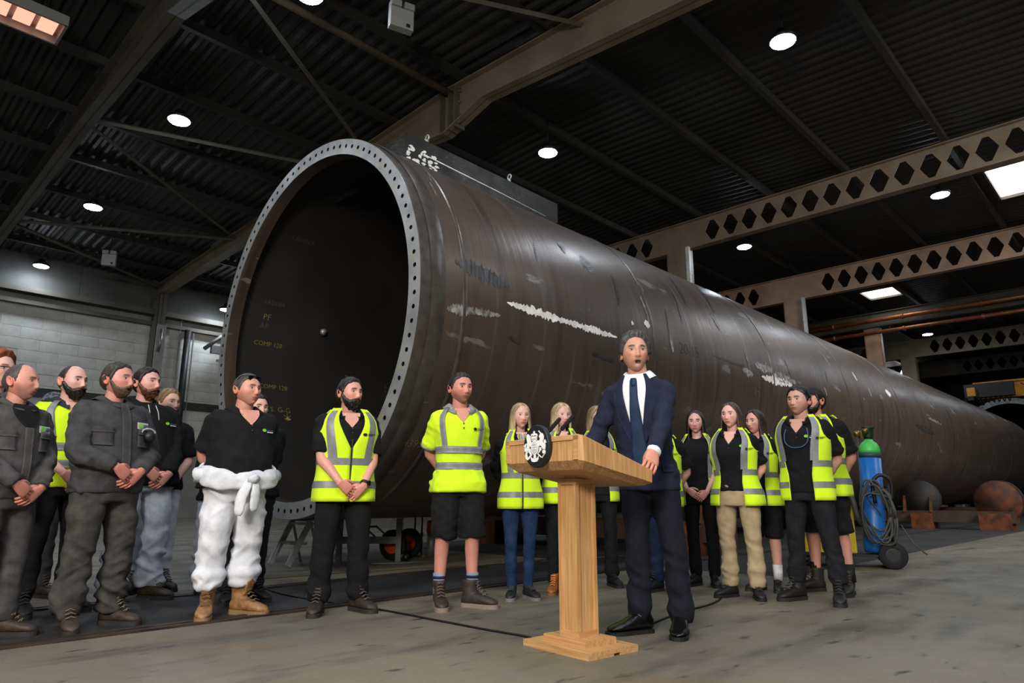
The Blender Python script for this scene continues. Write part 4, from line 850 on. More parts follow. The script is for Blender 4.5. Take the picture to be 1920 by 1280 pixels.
def hair_shell(P, TH, mask, th, seed, rough=0.3, top=1.0, sc=(60, 60, 18)):
    """a shell over the head where mask > 0; th = thickness"""
    n = nrm_rows(P+np.array([0, 0, 0.0])); nz = vnoise(P.reshape(-1, 3), sc, seed).reshape(mask.shape)
    s = np.clip(mask, 0, 1); s = s*s*(3-2*s); tt = th*(1+rough*nz)*(1+(top-1)*np.clip(P[..., 2]/0.1, 0, 1))
    Q = P+n*(s*tt-0.0022*(1-s))[..., None]
    nv, nu = mask.shape; m = MB(); keep = mask > -0.15; F = []
    for i in range(nv-1):
        for j in range(nu):
            k = (j+1) % nu
            if keep[i, j] or keep[i, k] or keep[i+1, j] or keep[i+1, k]: F.append((i*nu+j, i*nu+k, (i+1)*nu+k, (i+1)*nu+j))
    if keep[-1].all(): F.append(tuple((nv-1)*nu+j for j in range(nu)))
    used = sorted({q for f in F for q in f}); mp = {q: i for i, q in enumerate(used)}
    m.add(Q.reshape(-1, 3)[used], [tuple(mp[q] for q in f) for f in F], 0, True); return m
def nrm_rows(P): return P/np.maximum(1e-9, np.linalg.norm(P, axis=-1, keepdims=True))
def hairmat(c):
    return mat('hair_%d_%d_%d' % tuple(c), c, 0.5, 0, tuple(int(v*0.55) for v in c), scale=30, lo=0.3, hi=0.7, bump=0.5, bscale=120, stretch=(1, 1, 0.25), bdist=0.004)

# ---------------------------------------------------------------- hands
def hand(mb, W, d, n, left, curl=(0.35, 0.5, 0.4), thumb=0.5, sc=1.0, spread=0.05):
    W, d, n = np.array(W, float), nrm(d), np.array(n, float); n = nrm(n-d*np.dot(n, d)); s = np.cross(d, n)*(-1 if left else 1)
    T = lambda a, b, c: W+(d*a+s*b+n*c)*sc
    R = []
    for a, hw, ht, off in ((-0.02, .026, .020, 0), (0.0, .028, .0195, 0), (.028, .037, .017, .002), (.062, .042, .0145, .002), (.092, .041, .0125, 0), (.1, .036, .009, 0)):
        q = np.linspace(0, 2*PI, 12, endpoint=False); R.append([T(a, off+hw*math.copysign(abs(math.cos(x))**0.7, math.cos(x)), ht*math.copysign(abs(math.sin(x))**0.8, math.sin(x))) for x in q])
    mb.loft(R)
    for b, L, r, fan in ((.030, .074, .0090, 1.3), (.0105, .082, .0093, .4), (-.0105, .076, .0088, -.4), (-.0295, .060, .0078, -1.3)):
        p = T(.088, b, 0); ang = 0.0; pts = [p-d*0.012*sc]; rr = [r*0.9]; lat = fan*spread
        for L_, cu in zip((0.45, 0.31, 0.24), curl):
            ang += cu*(1.0+0.12*abs(fan)*(b < 0)); dv = (d*math.cos(ang)+n*math.sin(ang))+s*lat
            pts += [p+dv*L*L_*0.5*sc, p+dv*L*L_*sc]; p = pts[-1]; rr += [r*0.98, r*1.03]
        pts.append(p+dv*r*0.5*sc); rr[-1] = r*0.9; rr.append(r*0.45)
        mb.tube(pts, np.array(rr)*sc, 8)
    p0 = T(.018, .026, .004); d1 = nrm(d*(0.72)+s*(0.62*(1-0.9*min(1, max(0, thumb-1))))+n*(0.25+0.4*thumb)); d2 = nrm(d*0.9+s*(0.35-0.5*thumb)+n*(0.2+0.6*thumb)); d3 = nrm(d*0.9+s*(0.15-0.6*thumb)+n*(0.2+0.6*thumb))
    a = p0+d1*.042*sc; b = a+d2*.034*sc; c = b+d3*.026*sc
    mb.tube([p0-d1*.012*sc, p0+d1*0.02*sc, a, a+d2*0.017*sc, b, b+d3*0.015*sc, c], np.array([.014, .0155, .0118, .011, .0112, .0095, .005])*sc, 8)

# ---------------------------------------------------------------- shoes (shared meshes), foot at the origin, toe towards -Y
SHOES = {}
def shoe_meshes(kind, col, sole_col):
    key = (kind, col, sole_col)
    if key in SHOES: return SHOES[key]
    up = MB(); e = np.linspace(0, 2*PI, 20, endpoint=False)
    def sec(y, hw, zt, zb=0.022, sh=0.0): return [(sh+hw*math.copysign(abs(math.cos(q))**0.8, math.cos(q)), y, zb+(zt-zb)*(0.5+0.5*math.copysign(abs(math.sin(q))**0.75, math.sin(q)))) for q in e]
    hi = {'boot': 1, 'trainer': 0.0, 'dress': 0.0, 'tan': 1}[kind]; tz = 0.072 if kind != 'dress' else 0.058
    up.loft([sec(.088, .018, .06), sec(.08, .030, .085), sec(.055, .036, .105), sec(.01, .039, .108), sec(-.04, .042, .098), sec(-.085, .047, tz+.012), sec(-.125, .049, tz), sec(-.16, .044, tz-.010), sec(-.182, .031, tz-.022), sec(-.192, .012, tz-.034)])
    H_ = 0.185 if hi else 0.115
    rs = [(0.05, .040, .052), (0.10, .042, .054), (0.14, .043, .055), (H_, .047 if kind == 'boot' else .054, .060 if kind == 'boot' else .068)] if hi else [(0.05, .038, .05), (0.09, .040, .05), (0.115, .041, .05)]
    up.loft([[(rx*math.cos(q), 0.028+ry*math.sin(q), z) for q in e] for z, rx, ry in rs])
    if kind == 'tan': up.add([(-.03, -.035, .12), (.03, -.035, .12), (.036, -.06, .2), (0, -.068, .222), (-.036, -.06, .2), (-.03, -.028, .12), (.03, -.028, .12), (.036, -.045, .2), (0, -.052, .222), (-.036, -.045, .2)], [(0, 1, 2, 3, 4), (5, 9, 8, 7, 6), (0, 5, 6, 1), (1, 6, 7, 2), (2, 7, 8, 3), (3, 8, 9, 4), (4, 9, 5, 0)])
    V, F, _ = remesh(up, 0.008, 3); u = MB().add(V, F, 0, True)
    so = MB(); out = [(0.0, .093), (.016, .090), (.028, .081), (.036, .064), (.0375, .04), (.0365, .0), (.040, -.04), (.046, -.08), (.0495, -.115), (.048, -.145), (.042, -.17), (.031, -.187), (.016, -.197), (0, -.199)]
    pts = out+[(-x, y) for x, y in out[::-1][1:-1]]
    hs = 0.028 if kind != 'dress' else 0.018
    so.poly(pts, 0.0, hs, lambda x, y, z: (x*(1.0+0.0*z), y, z))
    la = MB()
    if kind != 'dress':
        nl = 5 if hi else 4
        for i in range(nl):
            t = i/(nl-1); y = -.095+t*(.085 if hi else .06); z = (.098+t*.075) if hi else (.097+t*.024)
            if hi and t > 0.5: y = -.052+(t-.5)*0.02; z = .128+(t-.5)*.085
            for s in (-1, 1): la.tube([(-.026*s, y+.006, z-.012), (0, y-.004, z+.001), (.026*s, y-.012 if not (hi and t > .5) else y, z-.010+(.012 if hi and t > .5 else 0))], .0032, 5)
    mu = u.build('tmp_u', mat('leather_%d_%d_%d' % col, col, 0.28 if kind == 'dress' else 0.6, 0, tuple(int(v*0.72) for v in col), scale=22, bump=0.3, bscale=70, bdist=0.004)); ms = so.build('tmp_s', mat('sole_%d_%d_%d' % sole_col, sole_col, 0.7))
    lc = tuple(min(255, int(v*1.35)+18) for v in col) if kind != 'tan' else (112, 88, 56); ml = la.build('tmp_l', mat('laces_%d_%d_%d' % lc, lc, 0.8)) if la.v else None
    r = [o.data if o else None for o in (mu, ms, ml)]
    for o in (mu, ms, ml):
        if o: bpy.data.objects.remove(o)
    SHOES[key] = r; return r

YELLOW = (222, 255, 42)
HV = mat('hi_vis_yellow', YELLOW, 0.75, 0, (208, 244, 34), scale=5, bump=0.3, bscale=30, sheen=0.1, bdist=0.006)
HV.node_tree.nodes['Principled BSDF'].inputs['Specular IOR Level'].default_value = 0.2
TAPE = mat('reflective_tape', (134, 136, 140), 0.5, 0.15, (118, 120, 124), scale=20)
LOGO_G = mat('logo_green', (120, 205, 50), 0.7); LOGO_W = mat('logo_white', (215, 222, 224), 0.7); LOGO_K = mat('logo_black', (16, 18, 20), 0.7); LOGO_B = mat('logo_blue', (60, 90, 120), 0.7)
BLADE = mat('lens_dark', (20, 22, 26), 0.08)

def surf(T, p0, p1, z0, z1, off, nu=10, nv=10, th=0.004, phi=None, drop=0.0):
    """slab on the torso between angles p0..p1 (or phi(z)) and heights z0..z1"""
    m = MB(); R = []
    zs = np.linspace(z0, z1, nv)
    for o in (off+th, off):
        for z in zs:
            a, b = phi(z) if phi else (p0, p1); R.append(T.pt(np.linspace(a, b, nu), z, o, drop))
    V = np.array(R).reshape(-1, 3); k = nu*nv; F = []
    for i in range(nv-1):
        for j in range(nu-1):
            a = i*nu+j; F += [(a, a+1, a+nu+1, a+nu), (k+a, k+a+nu, k+a+nu+1, k+a+1)]
    for i in range(nv-1):
        for j in (0, nu-1): a = i*nu+j; F.append((a, a+nu, k+a+nu, k+a))
    for j in range(nu-1):
        for i in (0, nv-1): a = i*nu+j; F.append((a, a+1, k+a+1, k+a))
    return m.add(V, F, 0, True)
def decal(T, phi, z, pts, off, th=0.0015):
    """flat mark: pts in metres (s to the person's left, t up) around (phi, z)"""
    m = MB(); w = float(np.linalg.norm(T.pt(np.array([phi]), z)[0][:2])); q = [T.pt(np.array([phi+s/w]), z+t, off)[0] for s, t in pts]; q2 = [T.pt(np.array([phi+s/w]), z+t, off+th)[0] for s, t in pts]; n = len(pts)
    return m.add(q+q2, [tuple(range(n, 2*n))]+[(i, (i+1) % n, n+(i+1) % n, n+i) for i in range(n)])
circ = lambda r, cx=0, cy=0, n=14: [(cx+r*math.cos(a), cy+r*math.sin(a)) for a in np.linspace(0, 2*PI, n, endpoint=False)]
rect = lambda x0, y0, x1, y1: [(x0, y0), (x1, y0), (x1, y1), (x0, y1)]
TILT = rotx(0.35) @ roty(0.5)
def wrinkle(V, N_, amp, sc, seed, zmask=None, crisp=False):
    d = 0.7*vnoise(V, sc, seed)+0.75*ridge(V @ TILT, np.array(sc)*1.15, seed+3)+0.3*vnoise(V, np.array(sc)*2.3, seed+5); d = d*amp if not crisp else amp*(0.35*vnoise(V, sc, seed)+0.9*ridge(V @ TILT, (5, 5, 15), seed+3)+0.45*ridge(V @ TILT.T, (7, 7, 19), seed+8))
    if zmask is not None: d = d*zmask
    return V+N_*d[:, None]
NP = [0]
def person(label, x, y, h, body=0.0, head=0.0, pitch=0.0, sex='m', bw=1.0, bd=1.0, belly=0.0, lean=0.0, fwd=0.0, pose='clasp', cz=0.0, skin=(226, 172, 146),
           hair=None, hairc=(60, 46, 38), hairt=0.012, hairtop=1.0, beard=None, beardc=None, beardt=0.008, stub=None, stubm=0.0, longhair=None, mouth=0.0, wide=1.0, jaw=1.0, hw=1.0,
           top='polo', topc=(17, 17, 19), sleeve='short', hem=0.86, collar='polo', collarc=None, vest=None, vestd=0.0, bottom='trousers', botc=(18, 18, 20), loose=1.0, hemz=0.09,
           shoe='boot', shoec=(58, 50, 44), solec=(40, 38, 36), sock=None, stance=0.11, splay=0.35, feet=None, extras=(), hands=True, logo=None, res=1.0, eyes=True, handpos=None, placket=1.44):
    NP[0] += 1; seed = NP[0]*1.37; sc = h/1.75; bear = math.atan2(x, y)
    root = thing('person', label, 'person', (x, y, 0), math.radians(body)-bear, 'people gathered in front of the tower'); root.scale = (sc, sc, sc)
    T = Torso(sex, bw, bd, belly); fem = 1.0 if sex == 'f' else 0.0
    W = lambda V: np.asarray(V)+np.stack([lean*np.clip(np.asarray(V)[..., 2]-0.5, 0, 2), -fwd*np.clip(np.asarray(V)[..., 2]-0.85, 0, 2), np.zeros(np.asarray(V).shape[:-1])], -1)
    put = lambda mb, name, mats, par=None, **k: (setattr(mb, 'v', [tuple(p) for p in W(np.array(mb.v))]), mb.build(name, mats, par or root, **k))[1]
    e24 = np.linspace(0, 2*PI, 32, endpoint=False)
    # joints
    sx = (0.172 if sex == 'm' else 0.148)*(0.35+0.65*bw); SH = {-1: np.array([-sx, 0.005, 1.395]), 1: np.array([sx, 0.005, 1.395])}
    bf = float(-T.pt(np.array([0.0]), 0.96)[0][1]); la, lb = 0.285, 0.255
    if pose == 'clasp': tg = {-1: (-0.085, -bf-0.085, 0.955+cz), 1: (0.10, -bf-0.06, 0.93+cz)}; hd = {-1: (0.80, 0.05, -0.58), 1: (-0.74, 0.02, -0.66)}; hn = {-1: (0.2, 1, 0.0), 1: (-0.2, 1, 0)}; pole = lambda s: (s*0.9, 0.5, -0.3)
    elif pose == 'behind': tg = {s: (s*0.07, 0.21, 0.95) for s in (-1, 1)}; hd = {s: (-s*0.6, 0.05, -0.8) for s in (-1, 1)}; hn = {s: (0, 1, 0) for s in (-1, 1)}; pole = lambda s: (s*1.0, 0.35, -0.2)
    else: tg = {s: (s*0.25, -0.03, 0.86) for s in (-1, 1)}; hd = {s: (0, -0.12, -1) for s in (-1, 1)}; hn = {s: (-s, 0, 0) for s in (-1, 1)}; pole = lambda s: (s*0.3, 1, 0)
    if handpos:
        for s, v in handpos.items():
            if len(v) > 1: hd[s], hn[s] = v[1], v[2]
            tg[s] = v[0]
    EL, WR = {}, {}
    for s in (-1, 1): EL[s], WR[s] = ik(SH[s], tg[s], la, lb, pole(s))
    ft = feet or {-1: (-stance, 0.0, splay), 1: (stance, 0.0, splay)}
    HIP = {s: np.array([s*0.088*bw, 0.0, 0.88]) for s in (-1, 1)}
    AN = {s: np.array([ft[s][0], ft[s][1]+0.028, 0.085]) for s in (-1, 1)}
    KN = {s: (HIP[s]+AN[s])/2+np.array([s*0.006, -0.02, 0.035]) for s in (-1, 1)}
    sk = np.array(lin(skin)[:3])*np.array([0.97, 0.96, 1.10])
    # ---- body: one mesh (torso and limbs fused, then head and hands on it)
    b = MB(); zs = np.arange(0.88, 1.46, 0.03); b.loft([T.pt(e24, z, -0.014) for z in zs])
    nr = 0.059 if sex == 'm' else 0.050; nr *= hw
    b.tube([(0, 0.03, 1.40), (0, 0.018, 1.47), (0, 0.002, 1.53), (0, -0.004, 1.585)], [nr*1.25, nr*1.06, nr, nr*0.98], 16)
    aw = 0.9+0.25*(bw-1)*2 if sex == 'm' else 0.8
    for s in (-1, 1):
        b.tube(spline([SH[s]+np.array([-s*0.05, 0, 0.0]), SH[s], (SH[s]+EL[s])/2, EL[s], EL[s]*0.72+WR[s]*0.28, EL[s]*0.3+WR[s]*0.7, WR[s]+(WR[s]-EL[s])*0.02], 3), np.interp(np.linspace(0, 1, 19), [0, .16, .33, .5, .62, .83, 1], np.array([.058, .058, .053, .043, .048, .036, .029])*aw), 12)
        b.tube(spline([HIP[s]+np.array([0, 0, .03]), (HIP[s]+KN[s])/2, KN[s], KN[s]*0.65+AN[s]*0.35+np.array([0, .016, 0]), AN[s]], 4), np.interp(np.linspace(0, 1, 17), [0, .25, .5, .68, 1], np.array([.09, .074, .056, .056, .036])*(0.6 if bottom == 'trousers' else 1.0)), 12)
    V, F, _ = remesh(b, 0.014, 3); B = MB(); B.add(V, F, 0, True)
    cols = [np.tile(sk, (len(V), 1))]
    if hands:
        for s in (-1, 1):
            n0 = B.n; hand(B, WR[s], hd[s], hn[s], s > 0, *(((0.25, 0.45, 0.35), 0.35) if pose == 'clasp' else ((0.3, 0.4, 0.3), 0.4)), sc=(1.0 if sex == 'm' else 0.88), spread=0.04) if not (handpos and s in handpos and len(handpos[s]) > 3) else hand(B, WR[s], hd[s], hn[s], s > 0, *handpos[s][3])
            c = np.array(B.v[n0:]); k = np.tile(sk*np.array([1.0, 0.86, 0.84]), (len(c), 1)); cols.append(k)
    V0 = W(np.array(B.v)); B.v = [tuple(p) for p in V0]
    # head
    nu, nv = (int(104*res), int(84*res)); HP, TH, PH, FR = head_grid(nu, nv, fem, mouth, wide, jaw)
    hs = 1.03 if sex == 'm' else 0.985
    hyaw = math.radians(head-body); Rm = rotz(hyaw) @ rotx(math.radians(-pitch)); hc = np.array([lean*(HZ0-0.5), HY0-fwd*(HZ0-0.85), HZ0 if sex == 'm' else HZ0-0.004])
    HT = lambda P: (np.asarray(P)*hs) @ Rm.T + hc
    HC = head_cols(HP, TH, FR, sk, np.array(lin(beardc or hairc)[:3])*0.8, sk*np.array([0.9, 0.38, 0.40]) if fem else sk*np.array([0.66, 0.36, 0.35]), np.array(lin(stub)[:3]) if stub else None, stubm, fem, mouth)
    hm_ = MB().loft(HP, True, True); B.add(HT(hm_.v), hm_.f, 0, True); cols.append(HC.reshape(-1, 3))
    for s in (-1, 1):                                            # ears
        q = MB(); t_ = np.linspace(0, 2*PI, 14, endpoint=False)
        q.loft([[(s*(0.079*wide-0.002+ox), 0.018+oy+ry*math.cos(a)+0.25*rz_*math.sin(a), -0.004+rz_*math.sin(a)) for a in t_] for ox, oy, ry, rz_ in ((-.004, -.004, .012, .022), (.004, 0, .017, .029), (.012, .005, .020, .034), (.0155, .006, .017, .031), (.012, .004, .010, .022), (.007, .003, .004, .012))])
        B.add(HT(q.v), q.f, 0, True); cols.append(np.tile(sk*np.array([1.0, .72, .68]), (len(q.v), 1)))
        if eyes:
            dd = (HP[..., 0]-s*0.032)**2+(HP[..., 2]-0.006)**2+100*(HP[..., 1] > 0); ij = np.unravel_index(dd.argmin(), dd.shape); r = 0.0132
            ec = np.array([s*0.032, HP[ij][1]+r-0.0036, 0.006]); rg = [(0.0, 0), (0.16, 0), (0.22, 1), (0.44, 1), (0.49, 2), (1.0, 2), (1.5, 2)]; q = MB()
            gz = np.array([0.0, -1, 0.0]); uu = np.array([1.28, 0, 0]); vv = np.array([0, 0, 1.0])
            q.loft([[ec+r*(gz*math.cos(a)+(uu*math.cos(t)+vv*math.sin(t))*math.sin(a)) for t in t_] for a, _ in rg], caps=False)
            cc = [np.tile(((0.006, 0.006, 0.006), (0.05, 0.032, 0.022), (0.48, 0.44, 0.42))[k], (14, 1)) for _, k in rg]
            B.add(HT(q.v), q.f, 0, True); cols.append(np.vstack(cc))
            for up, e0 in ((1, 0.0046 if not fem else 0.0054), (-1, 0.0050)):
                q = MB(); r2 = r+0.0014; a0 = math.asin(e0/r2); L = []
                for el in np.linspace(a0, 1.45, 5): L.append([ec+r2*np.array([1.28*math.cos(el)*math.sin(t), -math.cos(el)*math.cos(t), up*math.sin(el)]) for t in np.linspace(-1.5, 1.5, 11)])
                q.loft(L, wrap=False); c = np.tile(sk*np.array([.82, .66, .62]), (55, 1))
                if up > 0: c[:11] = 0.012; c[11:22] = sk*0.35
                B.add(HT(q.v), q.f, 0, True); cols.append(c)
    bo = B.build('body', SKIN, root, fix=False); at = bo.data.color_attributes.new('Col', 'FLOAT_COLOR', 'POINT'); cl = np.vstack(cols); at.data.foreach_set('color', np.hstack([cl, np.ones((len(cl), 1))]).astype(np.float32).ravel())
    hput = lambda mb, name, m_, par=None, **k: (setattr(mb, 'v', [tuple(p) for p in HT(np.array(mb.v))]), mb.build(name, m_, par or root, **k))[1]
    # ---- hair and beard
    deg = np.degrees(np.abs(TH))
    if hair:
        hl = np.interp(deg, *zip(*HAIRLINES[hair])); msk = (HP[..., 2]-hl-0.004*vnoise(HP.reshape(-1, 3), 90, seed).reshape(TH.shape))/0.016
        msk = np.minimum(msk, 1)*1.0; hput(hair_shell(HP, TH, msk, hairt, seed, 0.35 if not fem else 0.12, hairtop), 'hair', hairmat(hairc), fix=False)
    if beard:
        ax = np.abs(HP[..., 0]); z = HP[..., 2]; lim = np.interp(deg, [0, 20, 32, 50, 66, 80, 88], [-.046, -.047, -.052, -.056, -.04, -.005, .0]); msk = (lim-z)/0.008
        msk = np.where(deg > 88, (88-deg)/4, msk); lips = (HP[..., 0]/0.021)**2+((z+0.066)/0.0075)**2; msk = np.minimum(msk, (lips-1)*1.2); msk = np.minimum(msk, 1)
        if beard == 'goatee': msk = np.minimum(msk, (0.036-ax)/0.006)
        hput(hair_shell(HP, TH, msk, beardt, seed+5, 0.4, 1.0, (90, 90, 50)), 'beard', hairmat(beardc or hairc), fix=False)
    if longhair:
        zl, ft_, wv = longhair; n = 34; m = MB(); R = []
        al = np.linspace(-PI+ft_, PI-ft_, n)          # measured from the back
        for inner in (0, 1):
            rows = []
            for z in np.linspace(0.055, zl, 14):
                f = (0.055-z)/(0.055-zl); rx = np.interp(z, [zl, -0.1, 0.0, 0.055], [0.112, 0.106, 0.100, 0.088])-0.018*inner; ry = np.interp(z, [zl, -0.1, 0.0, 0.055], [0.112, 0.112, 0.116, 0.108])-0.018*inner
                w_ = 1+wv*np.sin(9*al+f*9+seed)*f*0.8+0.03*np.sin(23*al+seed); xx = rx*np.sin(al)*w_; yy = ry*np.cos(al)*w_*np.where(np.cos(al) > 0, 1, 0.74)+0.004
                rows.append(np.stack([xx, yy, np.full(n, z)+0.012*np.sin(5*al+seed)*f], -1))
            R.append(rows)
        A_ = np.array(R[0]); I_ = np.array(R[1]); ring = np.concatenate([A_, I_[:, ::-1]], 1); m.loft(ring, True, True)
        hput(m, 'long_hair', hairmat(hairc))
    # ---- top
    tc = MATS.get(topc) if isinstance(topc, str) else fabric('%d_%d_%d' % topc, topc); offs = 0.012 if top != 'jacket' else 0.02
    b = MB(); zs = list(np.arange(hem, 1.40, 0.025))+[1.41, 1.43, 1.45, 1.462]
    dr = 0.0 if collar in ('stand', 'hood') else 0.035
    b.loft([T.pt(e24, z, offs+((0.012+0.10*max(0, loose-1)+(0.012 if bottom != 'trousers' else 0))*(0.25 if top == 'overall' else 0.3 if vest else 1)*min(1, max(0, (1.0-z))/0.1)), dr*np.clip((z-1.40)/0.06, 0, 1)) for z in zs])
    SEND = {}; fat = (1.0+0.5*(bw-1))*(0.93 if top == 'jacket' else 1) if sex == 'm' else 0.85
    for s in (-1, 1):
        P = spline([SH[s]+np.array([-s*0.06, 0, 0.005]), SH[s]+np.array([s*0.0, 0, -0.005]), (SH[s]+EL[s])/2, EL[s], (EL[s]+WR[s])/2, WR[s]*0.97+EL[s]*0.03], 4)
        Rr = np.interp(np.linspace(0, 1, len(P)), [0, .2, .4, .6, .8, 1], np.array([.060, .067, .066, .060, .052, .042])*fat+(0.005 if sleeve == 'long' else 0.0))
        if sleeve == 'short':
            P, Rr = P[:12], np.array(Rr[:12]); Rr[-4:] += np.array([0, .002, .004, .006]); SEND[s] = (P[-1]*0.85+P[-2]*0.15+(P[-2]-P[-1])*0.28, P[-1]+(P[-1]-P[-2])*0.02, Rr[-1])
        b.tube(P, Rr, 14)
    V, F, N_ = remesh(b, 0.0125, 4)
    zm = 0.35+np.exp(-((V[:, 2]-1.0)/0.12)**2)+0.8*(np.abs(V[:, 0]) > 0.17*bw)
    if sleeve == 'long': zm = zm+0.6*(np.abs(V[:, 0]) > 0.17*bw)
    V = wrinkle(V, N_, 0.0058 if top != 'jacket' else 0.0035, (9, 9, 17), seed, zm); m = MB().add(V, F, 0, True)
    tname = {'polo': 'polo_shirt', 'overall': 'overall_top', 'hoodie': 'hooded_top', 'jacket': 'suit_jacket', 'tee': 'black_top'}[top]
    ton = put(m, tname, tc, fix=False)
    cm = fabric('%d_%d_%d' % collarc, collarc) if collarc else tc
    if collar in ('polo', 'stand', 'shirt'):
        g0 = {'polo': 0.42, 'stand': 0.22, 'shirt': 0.14}[collar]; al = np.linspace(g0, 2*PI-g0, 40); hgt = {'polo': .038, 'stand': .040, 'shirt': .042}[collar]
        r0 = nr*1.02; R = []
        for dr_, dz in ((0.014, -0.008), (0.012, hgt*0.6), (0.018, hgt), (0.032, hgt*0.88), (0.070, 0.004 if collar != 'stand' else hgt*0.3), (0.066, -0.008 if collar != 'stand' else hgt*0.2)):
            fl = np.clip(np.cos(al), 0, 1); R.append(np.stack([(r0+dr_*1.05)*np.sin(al), 0.012-(r0+dr_+0.004)*np.cos(al)-0.012*fl, 1.479+dz-0.040*fl**1.4-(0.022*fl if dr_ > 0.015 else 0)], -1))
        m = MB(); m.loft(R, wrap=False, caps=False); put(m, 'collar', cm, ton, fix=False)
        if collar == 'polo':
            m = surf(T, -0.16, 0.16, 1.375, 1.47, offs+0.007, 8, 10, 0.003, lambda z: (-0.01-0.50*max(0, (z-1.375)/0.095)**1.3, 0.01+0.50*max(0, (z-1.375)/0.095)**1.3), 0.02); q = put(m, 'open_neck', SKIN, ton, fix=False)
            a2 = q.data.color_attributes.new('Col', 'FLOAT_COLOR', 'POINT'); a2.data.foreach_set('color', np.tile(np.append(sk, 1), len(q.data.vertices)).astype(np.float32))
            for z in (1.31, 1.345):
                m = MB(); m.add(*ball(T.pt(np.array([0.01]), z, offs+0.006)[0], 0.006)); put(m, 'button', fabric('button', (70, 70, 66)), ton)
    if collar == 'hood':
        m = MB(); al = np.linspace(0.25, 2*PI-0.25, 36); P = np.stack([0.088*np.sin(al), 0.022-0.095*np.cos(al), 1.495-0.05*np.clip(np.cos(al), 0, 1)+0.012*np.clip(-np.cos(al), 0, 1)], -1); m.tube(P, np.interp(np.cos(al), [-1, 0, 1], [.036, .026, .018]), 10); put(m, 'hood', tc, ton)
        for s in (-1, 1):
            m = MB(); m.tube(spline([(s*.03, -.105, 1.455), (s*.034, -.135, 1.40), (s*.036, -.146, 1.34)], 5), .003, 5); put(m, 'drawstring', LOGO_W, ton)
    if collar == 'crew':
        m = MB(); al = np.linspace(0, 2*PI, 33); P = np.stack([(nr+.012)*np.sin(al), 0.014-(nr+.014)*np.cos(al), 1.482-0.04*np.clip(np.cos(al), 0, 1)], -1); m.tube(P, 0.008, 6); put(m, 'neckband', cm, ton)
    if sleeve == 'short' and collarc:
        pass
    # ---- vest or tape on a hi-vis polo
    if vest:
        g0, top_g = {'closed': (0.012, 0.45), 'open': (0.42, 0.62), 'wide': (0.62, 0.72)}[vest]; hv = 0.80+vestd
        PH_ = lambda z: g0+(top_g-g0)*np.clip((z-(1.20 if vest == 'closed' else 1.0))/0.24, 0, 1)**0.9
        zs = np.concatenate([np.arange(hv, 1.42, 0.03), [1.425, 1.445, 1.46, 1.472]]); R = []; nn = 64
        fo = lambda z: 0.032+(0.008+0.10*max(0, loose-1))*np.clip((1.05-z)/0.25, 0, 1)
        for z in zs:
            al = np.linspace(PH_(z), 2*PI-PH_(z), nn); p = T.pt(al, z, fo(z)); R.append(p)
        R = np.array(R); fl = R.reshape(-1, 3); wv = 0.006*vnoise(fl, (10, 10, 7), seed)+0.006*np.sin(7*np.arctan2(fl[:, 0], -fl[:, 1])+seed)*np.clip((1.1-fl[:, 2])/0.3, 0, 1); fl = fl+np.stack([nrm_rows(fl*np.array([1, 1, 0]))[:, 0]*wv, nrm_rows(fl*np.array([1, 1, 0]))[:, 1]*wv, 0*wv], -1); R = fl.reshape(R.shape)
        ins = np.zeros(R.shape[:2], bool)
        for i, z in enumerate(zs):
            al = np.linspace(PH_(z), 2*PI-PH_(z), nn)
            for c0 in (PI/2+0.02, 3*PI/2-0.02):
                du, dz = (al-c0)/0.62, (z-1.385)/0.098; q = np.sqrt(du**2+dz**2); k_ = q < 1
                if z > 1.385: dz = dz*0.6; q = np.sqrt(du**2+dz**2); k_ = q < 1
                for j in np.nonzero(k_)[0]:
                    f_ = 1/max(q[j], 0.12); a2 = c0+du[j]*f_*0.62; z2 = min(1.472, 1.385+dz*f_*(0.098 if z <= 1.385 else 0.163)); R[i, j] = T.pt(np.array([a2]), z2, fo(z2)+0.004)[0]; ins[i, j] = True
        nz_ = len(zs); F = [(i*nn+j, i*nn+j+1, (i+1)*nn+j+1, (i+1)*nn+j) for i in range(nz_-1) for j in range(nn-1) if not (ins[i, j] and ins[i+1, j] and ins[i, j+1] and ins[i+1, j+1])]
        m = MB(); m.add(R.reshape(-1, 3), F, 0, True); ve = put(m, 'hi_vis_vest', HV, fix=False); so = ve.modifiers.new('thick', 'SOLIDIFY'); so.thickness = 0.004; so.offset = -1
        def strip(za, zb, a0f, a1f, nm='reflective_strip', nu=60, nv=4):
            rr = []
            for z in np.linspace(za, zb, nv):
                al = np.linspace(a0f(z), a1f(z), nu); p = T.pt(al, z, fo(z)+0.0035); q = 0.006*vnoise(p, (10, 10, 7), seed)+0.006*np.sin(7*np.arctan2(p[:, 0], -p[:, 1])+seed)*np.clip((1.1-p[:, 2])/0.3, 0, 1); u_ = nrm_rows(p*np.array([1, 1, 0])); rr.append(p+u_*q[:, None])
            m = MB(); m.loft(rr, wrap=False, caps=False); put(m, nm, TAPE, ve, fix=False)
        for z in (hv+0.10, hv+0.27): strip(z, z+0.05, PH_, lambda z: 2*PI-PH_(z))
        for s in (0, 1):
            c = lambda z, e: (0.60+0.12*np.clip((z-1.1)/0.35, 0, 1)+e)
            if vest == 'wide': c = lambda z, e: 0.80+0.1*np.clip((z-1.1)/0.35, 0, 1)+e
            sg = (lambda f: f) if s == 0 else (lambda f: (lambda z: 2*PI-f(z)))
            lo_, hi_ = (lambda z: c(z, -0.17+0.02*np.clip((z-1.3)/0.1, -1, 1))), (lambda z: c(z, 0.17))
            strip(hv+0.32, 1.45, sg(lo_), sg(hi_), nu=6, nv=16); strip(hv+0.32, 1.45, sg(lambda z: PI-0.75), sg(lambda z: PI-0.45), nu=6, nv=16)
